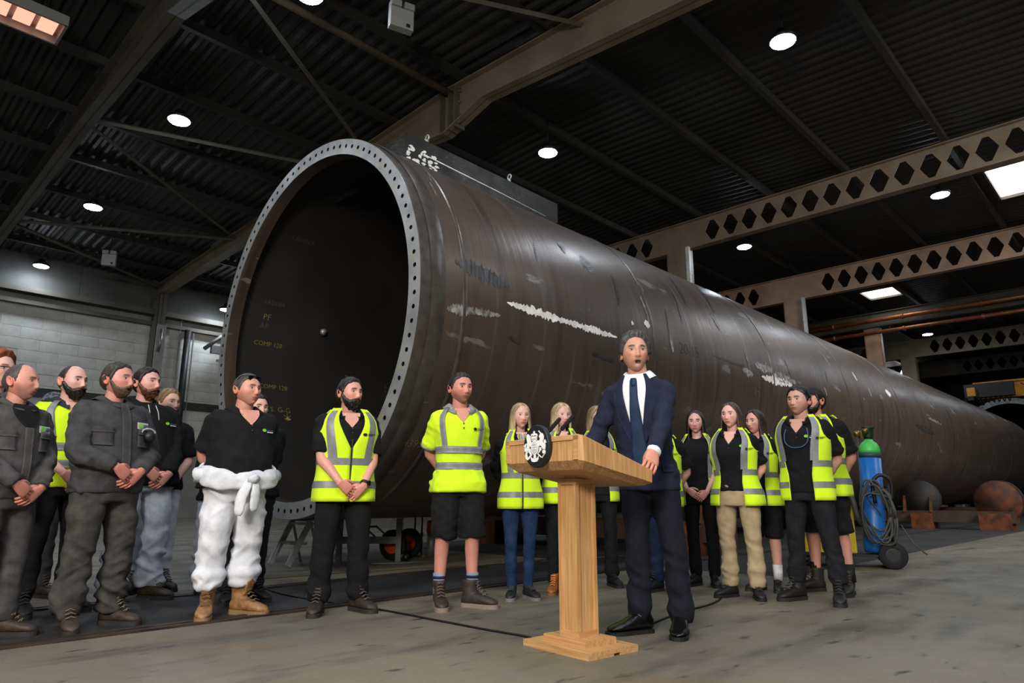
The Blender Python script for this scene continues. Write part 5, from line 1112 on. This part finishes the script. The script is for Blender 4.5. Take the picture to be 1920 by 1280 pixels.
        if vest == 'closed': put(surf(T, -0.012, 0.012, hv+0.02, 1.26, 0.036, 3, 20, 0.004), 'zip', LOGO_K, ve, fix=False)
        put(decal(T, 0.34 if vest == 'closed' else 0.74, 1.30, circ(0.011), 0.04), 'vest_logo', LOGO_K, ve)
        for k, L in ((0.006, 0.05), (-0.004, 0.03)): put(decal(T, 0.34 if vest == 'closed' else 0.74, 1.30, rect(0.016, k-0.002, 0.016+L, k+0.002), 0.04), 'vest_lettering', LOGO_K, ve)
    if top == 'polo' and topc == 'hi_vis_yellow':
        for z in (1.00, 1.12): put(surf(T, -PI, PI, z, z+0.052, offs+0.0075, 60, 4, 0.002), 'reflective_strip', TAPE, ton, fix=False)
        for s in (-1, 1):
            put(surf(T, 0, 0, 1.16, 1.455, offs+0.0075, 6, 14, 0.002, lambda z: (s*(0.62+0.1*np.clip((z-1.2)/.2, 0, 1)), s*(0.92+0.12*np.clip((z-1.2)/.2, 0, 1)))), 'reflective_strip', TAPE, ton, fix=False)
            put(surf(T, 0, 0, 1.16, 1.455, offs+0.0075, 6, 14, 0.002, lambda z: (s*(PI-0.6), s*(PI-0.9))), 'reflective_strip', TAPE, ton, fix=False)
            P = SEND[s]; m = MB(); m.tube([P[0], P[1]], P[2]+0.0025, 18); put(m, 'sleeve_band', cm, ton)
        put(decal(T, 0.42, 1.305, circ(0.011), offs+0.011), 'shirt_logo', LOGO_K, ton)
        for k, L in ((0.005, 0.06), (-0.005, 0.035)): put(decal(T, 0.42, 1.305, rect(0.016, k-0.002, 0.016+L, k+0.002), offs+0.011), 'shirt_lettering', LOGO_K, ton)
    if logo == 'polo':
        o_ = offs+0.010; put(decal(T, 0.40, 1.315, circ(0.012, -0.01, 0.004), o_), 'shirt_logo', LOGO_G, ton)
        put(decal(T, 0.40, 1.315, rect(0.008, 0.002, 0.065, 0.008), o_), 'shirt_lettering', LOGO_B, ton); put(decal(T, 0.40, 1.315, rect(0.008, -0.012, 0.06, -0.005), o_), 'shirt_lettering', LOGO_W, ton)
    if logo == 'dot': put(decal(T, 0.5, 1.33, circ(0.012), offs+0.010), 'shirt_logo', LOGO_G, ton)
    if logo == 'badge':
        o_ = offs+0.012; q = put(decal(T, 0.52, 1.315, rect(-0.045, -0.022, 0.045, 0.024), o_), 'badge', mat('badge_white', (206, 210, 208), 0.7), ton)
        put(decal(T, 0.52, 1.315, circ(0.016, -0.024, 0.002), o_+0.002), 'badge_logo', LOGO_G, ton)
        for k, L in ((0.010, 0.044), (0.001, 0.044), (-0.008, 0.03)): put(decal(T, 0.52, 1.315, rect(-0.004, k-0.003, -0.004+L, k+0.002), o_+0.002), 'badge_lettering', LOGO_B, ton)
    if top == 'overall':
        for s in (-1, 1):
            put(surf(T, s*0.32, s*0.92, 1.17, 1.27, offs+0.006, 8, 8, 0.006), 'chest_pocket', tc, ton, fix=False); put(surf(T, s*0.30, s*0.94, 1.255, 1.29, offs+0.011, 8, 4, 0.007), 'pocket_flap', tc, ton, fix=False)
        put(surf(T, -0.09, 0.09, 0.90, placket, offs+0.006, 5, 24, 0.006), 'front_placket', tc, ton, fix=False)
    if top == 'jacket':
        SW = mat('shirt_white', (232, 234, 240), 0.7, bump=0.1); TIE = fabric('tie', (24, 52, 82), (20, 42, 68), 0.55)
        vz = lambda z: 0.0+0.36*np.clip((z-1.02)/0.43, 0, 1)**1.0+0.03
        put(surf(T, 0, 0, 0.98, 1.46, offs+0.002, 14, 30, 0.006, lambda z: (-vz(z), vz(z)), 0.0), 'white_shirt', SW, ton, fix=False)
        m = surf(T, 0, 0, 0.90, 1.425, offs+0.010, 7, 24, 0.008, lambda z: (-(0.085+0.16*np.clip((1.34-z)/0.4, 0, 1)), (0.085+0.16*np.clip((1.34-z)/0.4, 0, 1)))); put(m, 'tie', TIE, ton, fix=False)
        m = MB(); R = []
        for z, hw_ in ((1.400, .013), (1.412, .016), (1.428, .021), (1.437, .017)): p = T.pt(np.array([0.0]), z, offs+0.012)[0]; R.append([p+np.array([hw_*math.cos(a), -0.003+0.010*math.sin(a), 0]) for a in np.linspace(0, 2*PI, 10, endpoint=False)])
        m.loft(R); put(m, 'tie_knot', TIE, ton)
        for s in (-1, 1):
            put(surf(T, 0, 0, 1.0, 1.455, offs+0.006, 6, 26, 0.008, lambda z: (s*vz(z)*0.98, s*(vz(z)+0.02+0.34*np.clip((z-1.0)/0.22, 0, 1)*np.clip((1.50-z)/0.14, 0.25, 1)))), 'lapel', fabric('lapel', (26, 31, 52)), ton, fix=False)
            put(surf(T, 0, 0, 0.90, 0.945, offs+0.012, 8, 4, 0.008, lambda z: (s*0.62, s*1.12)), 'pocket_flap', tc, ton, fix=False)
        m = MB(); m.add(*ball(T.pt(np.array([-0.06]), 1.03, offs+0.01)[0], 0.009)); put(m, 'button', BLACK, ton)
        m = MB(); al = np.linspace(0.16, 2*PI-0.16, 40); R = []
        for dr_, dz in ((0.008, -0.02), (0.006, 0.03), (0.011, 0.042), (0.02, 0.038), (0.05, 0.004)):
            fl_ = np.clip(np.cos(al), 0, 1); R.append(np.stack([(nr+dr_)*1.04*np.sin(al), 0.012-(nr+dr_+0.006)*np.cos(al)-0.014*fl_, 1.482+dz-0.036*fl_**1.2-(0.03*fl_**3 if dr_ > 0.02 else 0)], -1))
        m.loft(R, wrap=False, caps=False); put(m, 'shirt_collar', SW, ton, fix=False)
        for s in (-1, 1):
            d = WR[s]-EL[s]; m = MB(); m.tube([WR[s]-d*0.06, WR[s]+d*0.03], [.040, .039], 16); put(m, 'shirt_cuff', SW, ton)
    # ---- legs
    bc = MATS.get(botc) if isinstance(botc, str) else fabric('%d_%d_%d' % botc, botc)
    shortz = {'trousers': None, 'shorts': 0.50, 'skirt': 0.52}.get(bottom)
    b = MB(); zs = np.arange(0.80, 1.03, 0.03); b.loft([T.pt(e24, z, 0.008) for z in zs])
    for s in (-1, 1):
        A2 = AN[s].copy(); A2[2] = hemz
        pts = [HIP[s]+np.array([0, 0.005, .02]), (HIP[s]*0.6+KN[s]*0.4), KN[s]*0.9+HIP[s]*0.1, KN[s]*0.6+A2*0.4+np.array([0, .012, 0]), A2]
        P = spline(pts, 7); f = np.linspace(0, 1, len(P)); wl_ = np.interp(f, [0, .3, .5, .75, .93, 1], [.100/max(1, loose)**0.8, .088, .073, .069, .072, .064])*loose*(0.92 if fem else 1.0)
        if loose < 0.9: wl_ = np.interp(f, [0, .3, .5, .75, 1], [.096, .080, .060, .055, .042])
        if loose >= 1.0: wl_ = wl_*(1+0.07*np.sin(f*52+seed)*np.clip((f-0.72)/0.15, 0, 1)+0.02*np.sin(f*37+seed*2)*np.clip((f-0.35)/0.2, 0, 1))
        if shortz: k = int(np.argmin(np.abs(P[:, 2]-shortz)))+1; P, wl_ = P[:k], np.maximum(wl_[:k], 0.082*loose)
        b.tube(P, wl_, 16)
    if loose >= 0.9: V, F, N_ = remesh(b, 0.0125, 4)
    else: V, F, N_ = remesh(b, 0.011, 3)
    amp = 0.0065*(loose if loose >= 1 else 0.6); V = wrinkle(V, N_, amp*(1.0 if loose < 1.2 else 1.7), (7, 7, 15) if loose < 1.2 else (8, 8, 12), seed+9, 0.5+np.clip((0.55-V[:, 2])/0.3, 0, 1)*1.0, crisp=loose >= 1.2)
    m = MB().add(V, F, 0, True); bn = put(m, 'shorts' if shortz else 'trousers', bc, fix=False)
    # ---- shoes and socks
    mu, ms, ml = shoe_meshes(shoe, shoec, solec)
    for s in (-1, 1):
        o = link('shoe' if shoe in ('dress', 'trainer') else 'boot', mu, root); o.location = (ft[s][0], ft[s][1], 0); o.rotation_euler = (0, 0, s*ft[s][2]); k = (1.06 if shoe != 'tan' else 1.15) if sex == 'm' else 0.94; o.scale = (k, k, k)
        link('sole', ms, o)
        if ml: link('laces', ml, o)
        if sock:
            m = MB(); m.tube([(AN[s][0], AN[s][1], 0.1), (AN[s][0], AN[s][1], 0.17), (AN[s][0], AN[s][1], 0.245)], [.046, .044, .046], 14); put(m, 'sock', fabric('%d_%d_%d' % sock, sock))
            if sock[2] > 130 and sock[0] < 150:
                m = MB(); m.tube([(AN[s][0], AN[s][1], 0.205), (AN[s][0], AN[s][1], 0.225)], .0475, 14); put(m, 'sock_stripe', fabric('stripe', (30, 36, 64)))
    for ex in extras: ex(dict(root=root, T=T, put=put, hput=hput, HP=HP, TH=TH, WR=WR, EL=EL, SH=SH, ton=ton, bn=bn, offs=offs, seed=seed, nr=nr, tc=tc, bf=bf, sk=sk))
    return root
def ball(c, r, n=10):
    q = MB(); t = np.linspace(0, 2*PI, n, endpoint=False); q.loft([[(c[0]+r*math.sin(p)*math.cos(a), c[1]+r*math.sin(p)*math.sin(a), c[2]+r*math.cos(p)) for a in t] for p in np.linspace(0.15, PI-0.15, 6)]); return q.v, q.f, 0, True

# ---------------------------------------------------------------- extras
def cap(col, brim=1.0, pattern=None):
    def f(d):
        HP, TH = d['HP'], d['TH']; c = mat('cap_%d_%d_%d' % col, col, 0.85, 0, pattern or tuple(min(255, int(v*1.3)+4) for v in col), scale=40 if pattern else 14, lo=0.48, hi=0.52 if pattern else 0.65)
        msk = np.minimum((HP[..., 2]-np.interp(np.degrees(np.abs(TH)), [0, 60, 90, 180], [.056, .045, .03, .0]))/0.01, 1); cp = d['hput'](hair_shell(HP, TH, msk, 0.017, 1, 0.0), 'cap', c, fix=False)
        al = np.linspace(-1.05, 1.05, 17); R = []
        for k, (ex, dz) in enumerate(((0.0, 0.0), (0.035, 0.001), (0.07, -0.008), (0.072, -0.011), (0.035, -0.003), (0.0, -0.004))): R.append(np.stack([0.086*np.sin(al), -0.098*np.cos(al)-ex*np.cos(al*0.9)**0.6, 0.062+dz-0.018*np.abs(np.sin(al))**2], -1))
        m = MB(); m.loft(R, wrap=False, caps=False); d['hput'](m, 'brim', c, cp, fix=False)
    return f
def glasses(zc=0.006, on_hair=False, tint=None, frame=(14, 14, 15)):
    def f(d):
        fm = mat('frame_%d_%d_%d' % frame, frame, 0.35); y0, z0 = (-0.075, 0.092) if on_hair else (-0.108, zc); k = 1.0
        def P(x, y, z): return (x, y, z)
        g = thing_part = MB(); arms = spline([(-0.083, 0.03, z0-(0.012 if not on_hair else 0.03)), (-0.086, -0.02, z0), (-0.066, y0+0.015, z0+0.004), (0, y0-0.004, z0+0.006), (0.066, y0+0.015, z0+0.004), (0.086, -0.02, z0), (0.083, 0.03, z0-(0.012 if not on_hair else 0.03))], 6)
        g.tube(arms, 0.0034, 6); fr = d['hput'](g, 'glasses', fm)
        for s in (-1, 1):
            m = MB(); al = np.linspace(0, 2*PI, 18, endpoint=False); ring = [(s*0.034+0.028*math.cos(a), y0+0.004+0.02*abs(0.034+0.028*math.cos(a)*s*s-0.0)*0.5, z0-0.012+0.019*math.sin(a)) for a in al]
            m.add([tuple(np.array(r)+np.array([0, 0.0015, 0])) for r in ring]+ring, [tuple(range(18)), tuple(range(18, 36))[::-1]]+[(i, (i+1) % 18, 18+(i+1) % 18, 18+i) for i in range(18)]); d['hput'](m, 'lens', tint or BLADE, fr)
    return f
def watch(side):
    def f(d):
        W, E_ = d['WR'][side], d['EL'][side]; u = nrm(E_-W); p = W+u*0.03; m = MB(); m.tube([p-u*0.011, p+u*0.011], 0.034, 18); w_ = d['put'](m, 'watch', BLACK)
        n = nrm(np.cross(u, np.array([0, 0, 1]))); n = n if n[1] < 0 else -n; m = MB(); m.tube([p+n*0.030, p+n*0.042], 0.021, 18, smooth=False); d['put'](m, 'watch_face', BLADE, w_)
    return f
def neck_cord(d):
    T = d['T']; m = MB(); P = [T.pt(np.array([a]), z, d['offs']+0.016)[0] for a, z in ((0.36, 1.385), (0.40, 1.33), (0.36, 1.27), (0.18, 1.235), (0.0, 1.228), (-0.18, 1.235), (-0.36, 1.27), (-0.40, 1.33), (-0.33, 1.385))]
    m.tube(spline(P, 5), 0.0042, 6); d['put'](m, 'spectacle_cord', mat('cord_blue', (70, 92, 130), 0.4), d['ton'])
def tied_coverall(d):
    T, put = d['T'], d['put']; m = MB(); al = np.linspace(0, 2*PI, 60); P = []
    for a in al: p = T.pt(np.array([a]), 0.985+0.010*math.sin(2*a+1)-0.055*max(0, math.cos(a))+0.02*abs(math.sin(a)), 0.04)[0]; P.append(p)
    r = 0.040+0.004*np.sin(5*al)+0.003*np.sin(9*al+1); R = np.stack([r*0.5, r*1.75], -1); m.tube(P, R, 20, caps=False); _v = np.array(m.v); _c = np.array(P).mean(0); _n = nrm_rows((_v-_c)*np.array([1, 1, 0.3])); m.v = [tuple(q) for q in wrinkle(_v, _n, 0.009, (16, 16, 30), 4)]
    cv = fabric('coverall_white', (232, 232, 236), (206, 208, 216)); b = put(m, 'tied_waist', cv, d['bn'])
    f = -d['bf']-0.055
    for x0, x1, zl, w_ in ((0.0, -0.055, 0.70, .042), (0.03, 0.045, 0.73, .040)):
        m = MB(); pts = spline([(x0, f+0.01, 0.96), ((x0+x1)/2, f-0.02, 0.90), (x1, f-0.012, 0.82), (x1*1.1, f+0.0, zl)], 7); k = len(pts); rr = np.interp(np.linspace(0, 1, k), [0, .2, .6, .9, 1], [.024, .03, w_, w_*0.9, .02]); rr = rr*(1+0.04*np.sin(np.arange(k)*1.3)); m.tube(pts, np.stack([rr, rr*0.5], -1), 12); put(m, 'hanging_sleeve', cv, b)
    m = MB(); m.tube([(-0.02, f-0.01, 0.955), (0.015, f-0.03, 0.96), (0.05, f-0.01, 0.955)], [.025, .036, .025], 12); put(m, 'knot', cv, b)
    for s in (-1, 1):
        m = MB(); m.tube([T.pt(np.array([s*1.35]), 0.98, 0.02)[0], T.pt(np.array([s*1.55]), 0.99, 0.06)[0], T.pt(np.array([s*1.7]), 0.95, 0.045)[0]], [.04, .055, .03], 12); put(m, 'coverall_fold', cv, b)
def pocket_glasses(d):
    T = d['T']; m = MB(); c = T.pt(np.array([0.62]), 1.275, d['offs']+0.03)[0]; al = np.linspace(0, PI, 14); m.tube([c+np.array([0.05*math.cos(a), -0.004, 0.03*math.sin(a)-0.005]) for a in al], 0.006, 6); g = d['put'](m, 'safety_glasses', mat('clear_plastic', (170, 176, 182), 0.1), d['ton'])
    m = MB(); m.add(*ball(c+np.array([0.01, 0.004, -0.03]), 0.042)); d['put'](m, 'glove_bundle', BLACK, d['ton'])
def undershirt(c):
    def f(d):
        T = d['T']; d['put'](surf(T, 0, 0, 1.33, 1.47, d['offs']+0.008, 10, 12, 0.004, lambda z: (-0.03-0.5*np.clip((z-1.33)/0.12, 0, 1), 0.03+0.5*np.clip((z-1.33)/0.12, 0, 1)), 0.02), 'undershirt', fabric('%d_%d_%d' % c, c), d['ton'], fix=False)
    return f
def ring_on(d):
    W, E_ = d['WR'][-1], d['EL'][-1]
def wrist_patch(d):
    T = d['T']; d['put'](surf(T, 1.18, 1.5, 1.24, 1.29, d['offs']+0.05, 5, 5, 0.004), 'sleeve_mark', mat('red_mark', (170, 40, 30), 0.7), d['ton'], fix=False)
# ---------------------------------------------------------------- the people, left to right
GREYO = (62, 60, 60); BLK = (17, 17, 19); WHT = 'fabric_coverall_white'
fabric('coverall_white', (232, 232, 236), (206, 208, 216)); fabric('coverall_grey', (196, 202, 212), (164, 172, 184)); fabric('beige_twill', (182, 162, 128), (166, 146, 112)); fabric('jeans', (34, 58, 92), (24, 42, 70)); fabric('dark_jeans', (34, 35, 40), (24, 25, 30))
person('young man with curly red hair and dark-framed glasses behind the balding man in grey overalls', -3.56, 4.64, 1.79, 10, 45, pose='down', bw=0.88, bd=0.9, hair='full', hairc=(150, 78, 42), hairt=0.024, hairtop=1.2, skin=(230, 178, 152), top='overall', topc=GREYO, sleeve='long', collar='stand', botc=GREYO, extras=(glasses(tint=gl),), res=0.8)
person('balding man in grey overalls with a white badge and dark T-shirt, at the left edge', -3.09, 4.26, 1.625, 35, 62, 2, bw=1.08, bd=1.1, belly=0.03, lean=-0.02, hair='bald', hairc=(96, 90, 86), hairt=0.006, stub=(110, 92, 82), stubm=0.5, skin=(214, 150, 124), wide=1.03, top='overall', topc=GREYO, sleeve='long', collar='stand', logo='badge', botc=GREYO, loose=1.18, shoe='boot', shoec=(70, 56, 48), extras=(undershirt(BLK), wrist_patch), placket=1.32, stance=0.13, splay=0.5)
person('worker in a patterned dark cap behind the bearded bald man in a hi-vis polo shirt', -4.02, 5.95, 1.70, 15, 35, hair='short', hairc=(50, 40, 34), skin=(222, 170, 146), top='overall', topc=GREYO, sleeve='long', collar='stand', botc=GREYO, extras=(cap((44, 48, 56), pattern=(96, 100, 106)),), res=0.8)
person('bald man with a full dark beard in a hi-vis polo shirt with dark collar', -3.36, 5.2, 1.795, 28, 42, 2, bw=1.06, belly=0.012, lean=-0.03, hair='bald', hairc=(70, 58, 50), hairt=0.003, beard='full', beardc=(44, 34, 30), beardt=0.016, skin=(228, 176, 152), top='polo', topc='hi_vis_yellow', collarc=(40, 44, 48), logo=None, botc=BLK, shoec=(20, 20, 21), stance=0.14)
person('burly bearded man in dark grey overalls with safety glasses in his chest pocket', -2.69, 4.64, 1.705, 32, 52, 3, bw=1.2, bd=1.15, belly=0.04, lean=-0.03, cz=0.07, hair='short', hairc=(72, 62, 56), hairt=0.013, beard='full', beardc=(112, 86, 70), beardt=0.008, skin=(214, 148, 124), wide=1.04, mouth=0.3, top='overall', topc=(54, 53, 55), sleeve='long', collar='stand', logo='badge', botc=(56, 54, 52), loose=1.25, shoec=(74, 60, 54), extras=(pocket_glasses,), stance=0.15, splay=0.35)
person('man with a reddish-brown beard in a black hooded top and grey-white coverall trousers', -3.06, 5.80, 1.88, 30, 48, 4, bw=1.3, bd=1.12, belly=0.03, lean=-0.075, hair='short', hairc=(40, 32, 28), hairt=0.012, beard='full', beardc=(112, 66, 40), beardt=0.014, skin=(226, 168, 144), wide=1.03, top='hoodie', topc=(16, 16, 18), sleeve='long', collar='hood', logo='polo', botc='fabric_coverall_grey', loose=1.3, hem=0.84, shoec=(60, 52, 34), stance=0.14)
person('fair-haired man mostly hidden behind the man in the black hooded top', -3.24, 6.40, 1.80, 10, 40, hair='full', hairc=(150, 122, 84), hairt=0.018, skin=(226, 176, 150), top='polo', topc=BLK, botc='fabric_coverall_white', res=0.7)
person('worker in white coverall trousers almost hidden behind the stout man in black polo', -2.66, 6.38, 1.60, 20, 40, hair='short', hairc=(90, 80, 72), skin=(222, 168, 146), top='polo', topc=BLK, botc='fabric_coverall_grey', loose=1.25, extras=(glasses(tint=None, frame=(150, 150, 150)),), res=0.7, shoec=(40, 36, 30))
person('stout man in black polo and tan boots, white coverall tied round his waist', -2.02, 5.09, 1.715, 22, 42, 3, bw=1.24, bd=1.22, belly=0.075, lean=0.02, pose='behind', hair='short', hairc=(84, 78, 74), hairt=0.011, stub=(140, 112, 98), stubm=0.3, skin=(216, 152, 124), wide=1.08, jaw=1.12, hw=1.1, top='polo', topc=BLK, logo='polo', hem=0.90, botc='fabric_coverall_white', loose=1.38, hemz=0.21, shoe='tan', shoec=(170, 124, 76), solec=(140, 110, 72), extras=(tied_coverall, glasses(on_hair=True)), stance=0.13, splay=0.45)
person('person in black clothes hidden behind the stout man in black polo shirt', -2.17, 5.78, 1.66, 15, 30, hair='short', hairc=(40, 34, 30), top='polo', topc=BLK, pose='behind', botc=BLK, loose=1.05, shoec=(18, 18, 19), bw=1.3, res=0.7)
person('dark-bearded man in a zipped hi-vis vest over a black polo shirt, wearing a wristwatch', -1.26, 5.25, 1.71, 14, 40, 2, bw=1.14, bd=1.05, cz=-0.02, hair='short', hairc=(38, 32, 30), hairt=0.013, beard='full', beardc=(32, 25, 23), beardt=0.017, skin=(220, 158, 132), vest='closed', topc=BLK, botc=(16, 16, 18), loose=1.14, shoec=(58, 48, 40), extras=(watch(1),), stance=0.15, splay=0.4)
person('man in a hi-vis polo shirt with grey collar, black shorts and brown boots', -0.42, 5.48, 1.79, 12, 30, 0, bw=0.98, pose='behind', hair='short', hairc=(44, 38, 36), hairt=0.012, stub=(84, 62, 54), stubm=0.55, skin=(214, 146, 120), top='polo', topc='hi_vis_yellow', collarc=(118, 118, 120), hem=0.83, bottom='shorts', botc=(20, 20, 21), loose=1.22, shoec=(66, 54, 50), solec=(140, 124, 110), sock=(120, 124, 140), stance=0.14, splay=0.3, feet={-1: (-.13, 0, .05), 1: (.12, -.02, .85)})
person('woman with straight blond hair in a hi-vis vest and blue jeans beside the lectern', 0.07, 5.95, 1.615, 10, 22, 0, 'f', pose='behind', hair='woman', hairc=(206, 180, 136), hairt=0.014, longhair=(-0.165, 0.80, 0.02), skin=(230, 176, 154), vest='closed', vestd=-0.02, topc=BLK, sleeve='long', botc='fabric_jeans', loose=0.85, shoe='trainer', shoec=(36, 36, 38), solec=(120, 120, 118), stance=0.075, splay=0.3)
person('woman with long blond hair and a grey scarf behind the lectern microphones', 0.45, 6.28, 1.66, 12, 30, 0, 'f', pose='behind', hair='woman', hairc=(222, 198, 152), hairt=0.017, longhair=(-0.24, 0.72, 0.05), skin=(226, 174, 152), vest='closed', vestd=0.0, topc=(44, 44, 48), sleeve='long', botc=BLK, loose=0.88, shoe='boot', shoec=(168, 100, 40), solec=(130, 84, 40), stance=0.09)
person('woman with wavy fair hair hidden behind the speaker in the navy suit', 0.84, 6.78, 1.70, 5, 35, 0, 'f', pose='behind', hair='woman', hairc=(176, 148, 112), hairt=0.017, longhair=(-0.24, 0.7, 0.09), vest='open', topc=BLK, botc=BLK, shoe='trainer', shoec=(20, 20, 22), res=0.8)
def world_to_local(x, y, h, rz, P):
    sc = h/1.75; d = np.array(P)-np.array([x, y, 0]); return tuple((rotz(-rz) @ d)/sc)
sx_, sy_, sh_ = 0.90, 4.48, 1.875; srz = math.radians(-14)-math.atan2(sx_, sy_)
def wl(P): return world_to_local(sx_, sy_, sh_, srz, P)
def dl(v): return tuple(rotz(-srz) @ np.array(v))
lw = np.array(wl((0.822, 4.045, 1.03))); rw = np.array(wl((0.47, 4.43, 1.05))); SLEAN, SFWD = -0.055, 0.03
fixw = lambda p: (p[0]-SLEAN*max(0, p[2]-0.5), p[1]+SFWD*max(0, p[2]-0.85), p[2])
person('speaker with swept-back greying hair in a navy suit and blue tie, gripping the lectern', sx_, sy_, sh_, -14, 12, 4, bw=0.88, bd=0.95, lean=SLEAN, fwd=SFWD, hair='full', hairc=(70, 68, 68), hairt=0.023, hairtop=1.25, skin=(212, 156, 124), mouth=1.0, jaw=1.0, wide=0.92, stub=(120, 96, 84), stubm=0.22, top='jacket', topc=(27, 31, 48), sleeve='long', collar='none', hem=0.79, botc=(19, 21, 30), loose=1.0, hemz=0.06, shoe='dress', shoec=(16, 15, 16), solec=(14, 14, 14), pose='down', stance=0.10,
       handpos={1: (fixw(lw), dl((-0.33, -0.67, -0.62)), dl((-0.40, 0.48, -0.62)), ((0.35, 0.42, 0.3), 2.0, 1.0, 0.07)), -1: (fixw(rw), dl((-0.7, -0.6, -0.35)), dl((0, 0, -1)))}, feet={-1: (-0.10, -0.06, 0.75), 1: (0.13, 0.0, 0.1)})
person('worker in a hi-vis vest and dark blue trousers standing hidden behind the speaker', 1.37, 6.35, 1.60, -20, -25, 0, bw=0.98, pose='behind', hair='short', hairc=(46, 38, 34), vest='open', topc=BLK, botc=(26, 34, 56), shoec=(26, 26, 28), res=0.7)
person('woman with long straight black hair under an open hi-vis vest, hands clasped', 1.83, 6.80, 1.66, -12, -6, -3, 'f', cz=-0.02, hair='woman', hairc=(34, 29, 29), hairt=0.012, longhair=(-0.26, 0.78, 0.02), skin=(222, 168, 150), vest='wide', vestd=-0.02, top='tee', topc=(15, 15, 17), collar='crew', botc=(16, 16, 18), loose=0.95, shoe='trainer', shoec=(20, 20, 22), stance=0.09)
person('woman with brown hair in an open hi-vis vest, black polo shirt and beige trousers', 1.93, 6.0, 1.63, -18, -24, 0, 'f', bw=1.15, bd=1.1, pose='behind', hair='woman', hairc=(88, 62, 44), hairt=0.012, longhair=(-0.20, 0.98, 0.07), skin=(234, 178, 154), vest='open', vestd=0.0, topc=BLK, logo='dot', hem=0.93, botc='fabric_beige_twill', loose=1.12, shoe='trainer', shoec=(26, 26, 28), solec=(22, 22, 24), stance=0.12, splay=0.5)
person('woman with dark brown hair in black shorts behind the woman in beige trousers', 2.30, 6.45, 1.62, -20, -38, 0, 'f', pose='behind', hair='woman', hairc=(66, 48, 40), hairt=0.015, longhair=(-0.17, 0.9, 0.07), skin=(220, 164, 142), vest='open', topc=BLK, bottom='shorts', botc=BLK, loose=1.05, shoe='trainer', shoec=(24, 24, 26), sock=(190, 190, 192), stance=0.09)
person('dark-haired man in open hi-vis vest and black polo with a spectacle cord round his neck', 2.44, 5.76, 1.725, -22, -30, 3, bw=1.06, pose='behind', hair='short', hairc=(22, 19, 19), hairt=0.014, stub=(120, 92, 78), stubm=0.35, skin=(208, 158, 130), vest='open', vestd=0.0, topc=BLK, logo='polo', botc='fabric_dark_jeans', loose=1.0, hemz=0.15, shoec=(30, 27, 25), solec=(34, 32, 30), extras=(neck_cord,), stance=0.17, splay=0.35)
person('bearded man in dark cap, hi-vis vest and black shorts behind the man with spectacle cord', 2.80, 6.30, 1.80, -30, -46, 2, bw=1.14, bd=1.05, pose='behind', hair='short', hairc=(36, 30, 28), beard='full', beardc=(46, 36, 32), beardt=0.014, skin=(214, 152, 126), vest='open', topc=BLK, bottom='shorts', botc=(18, 18, 20), loose=1.2, shoec=(52, 44, 38), sock=(24, 24, 26), extras=(cap((26, 26, 28)),), stance=0.15)
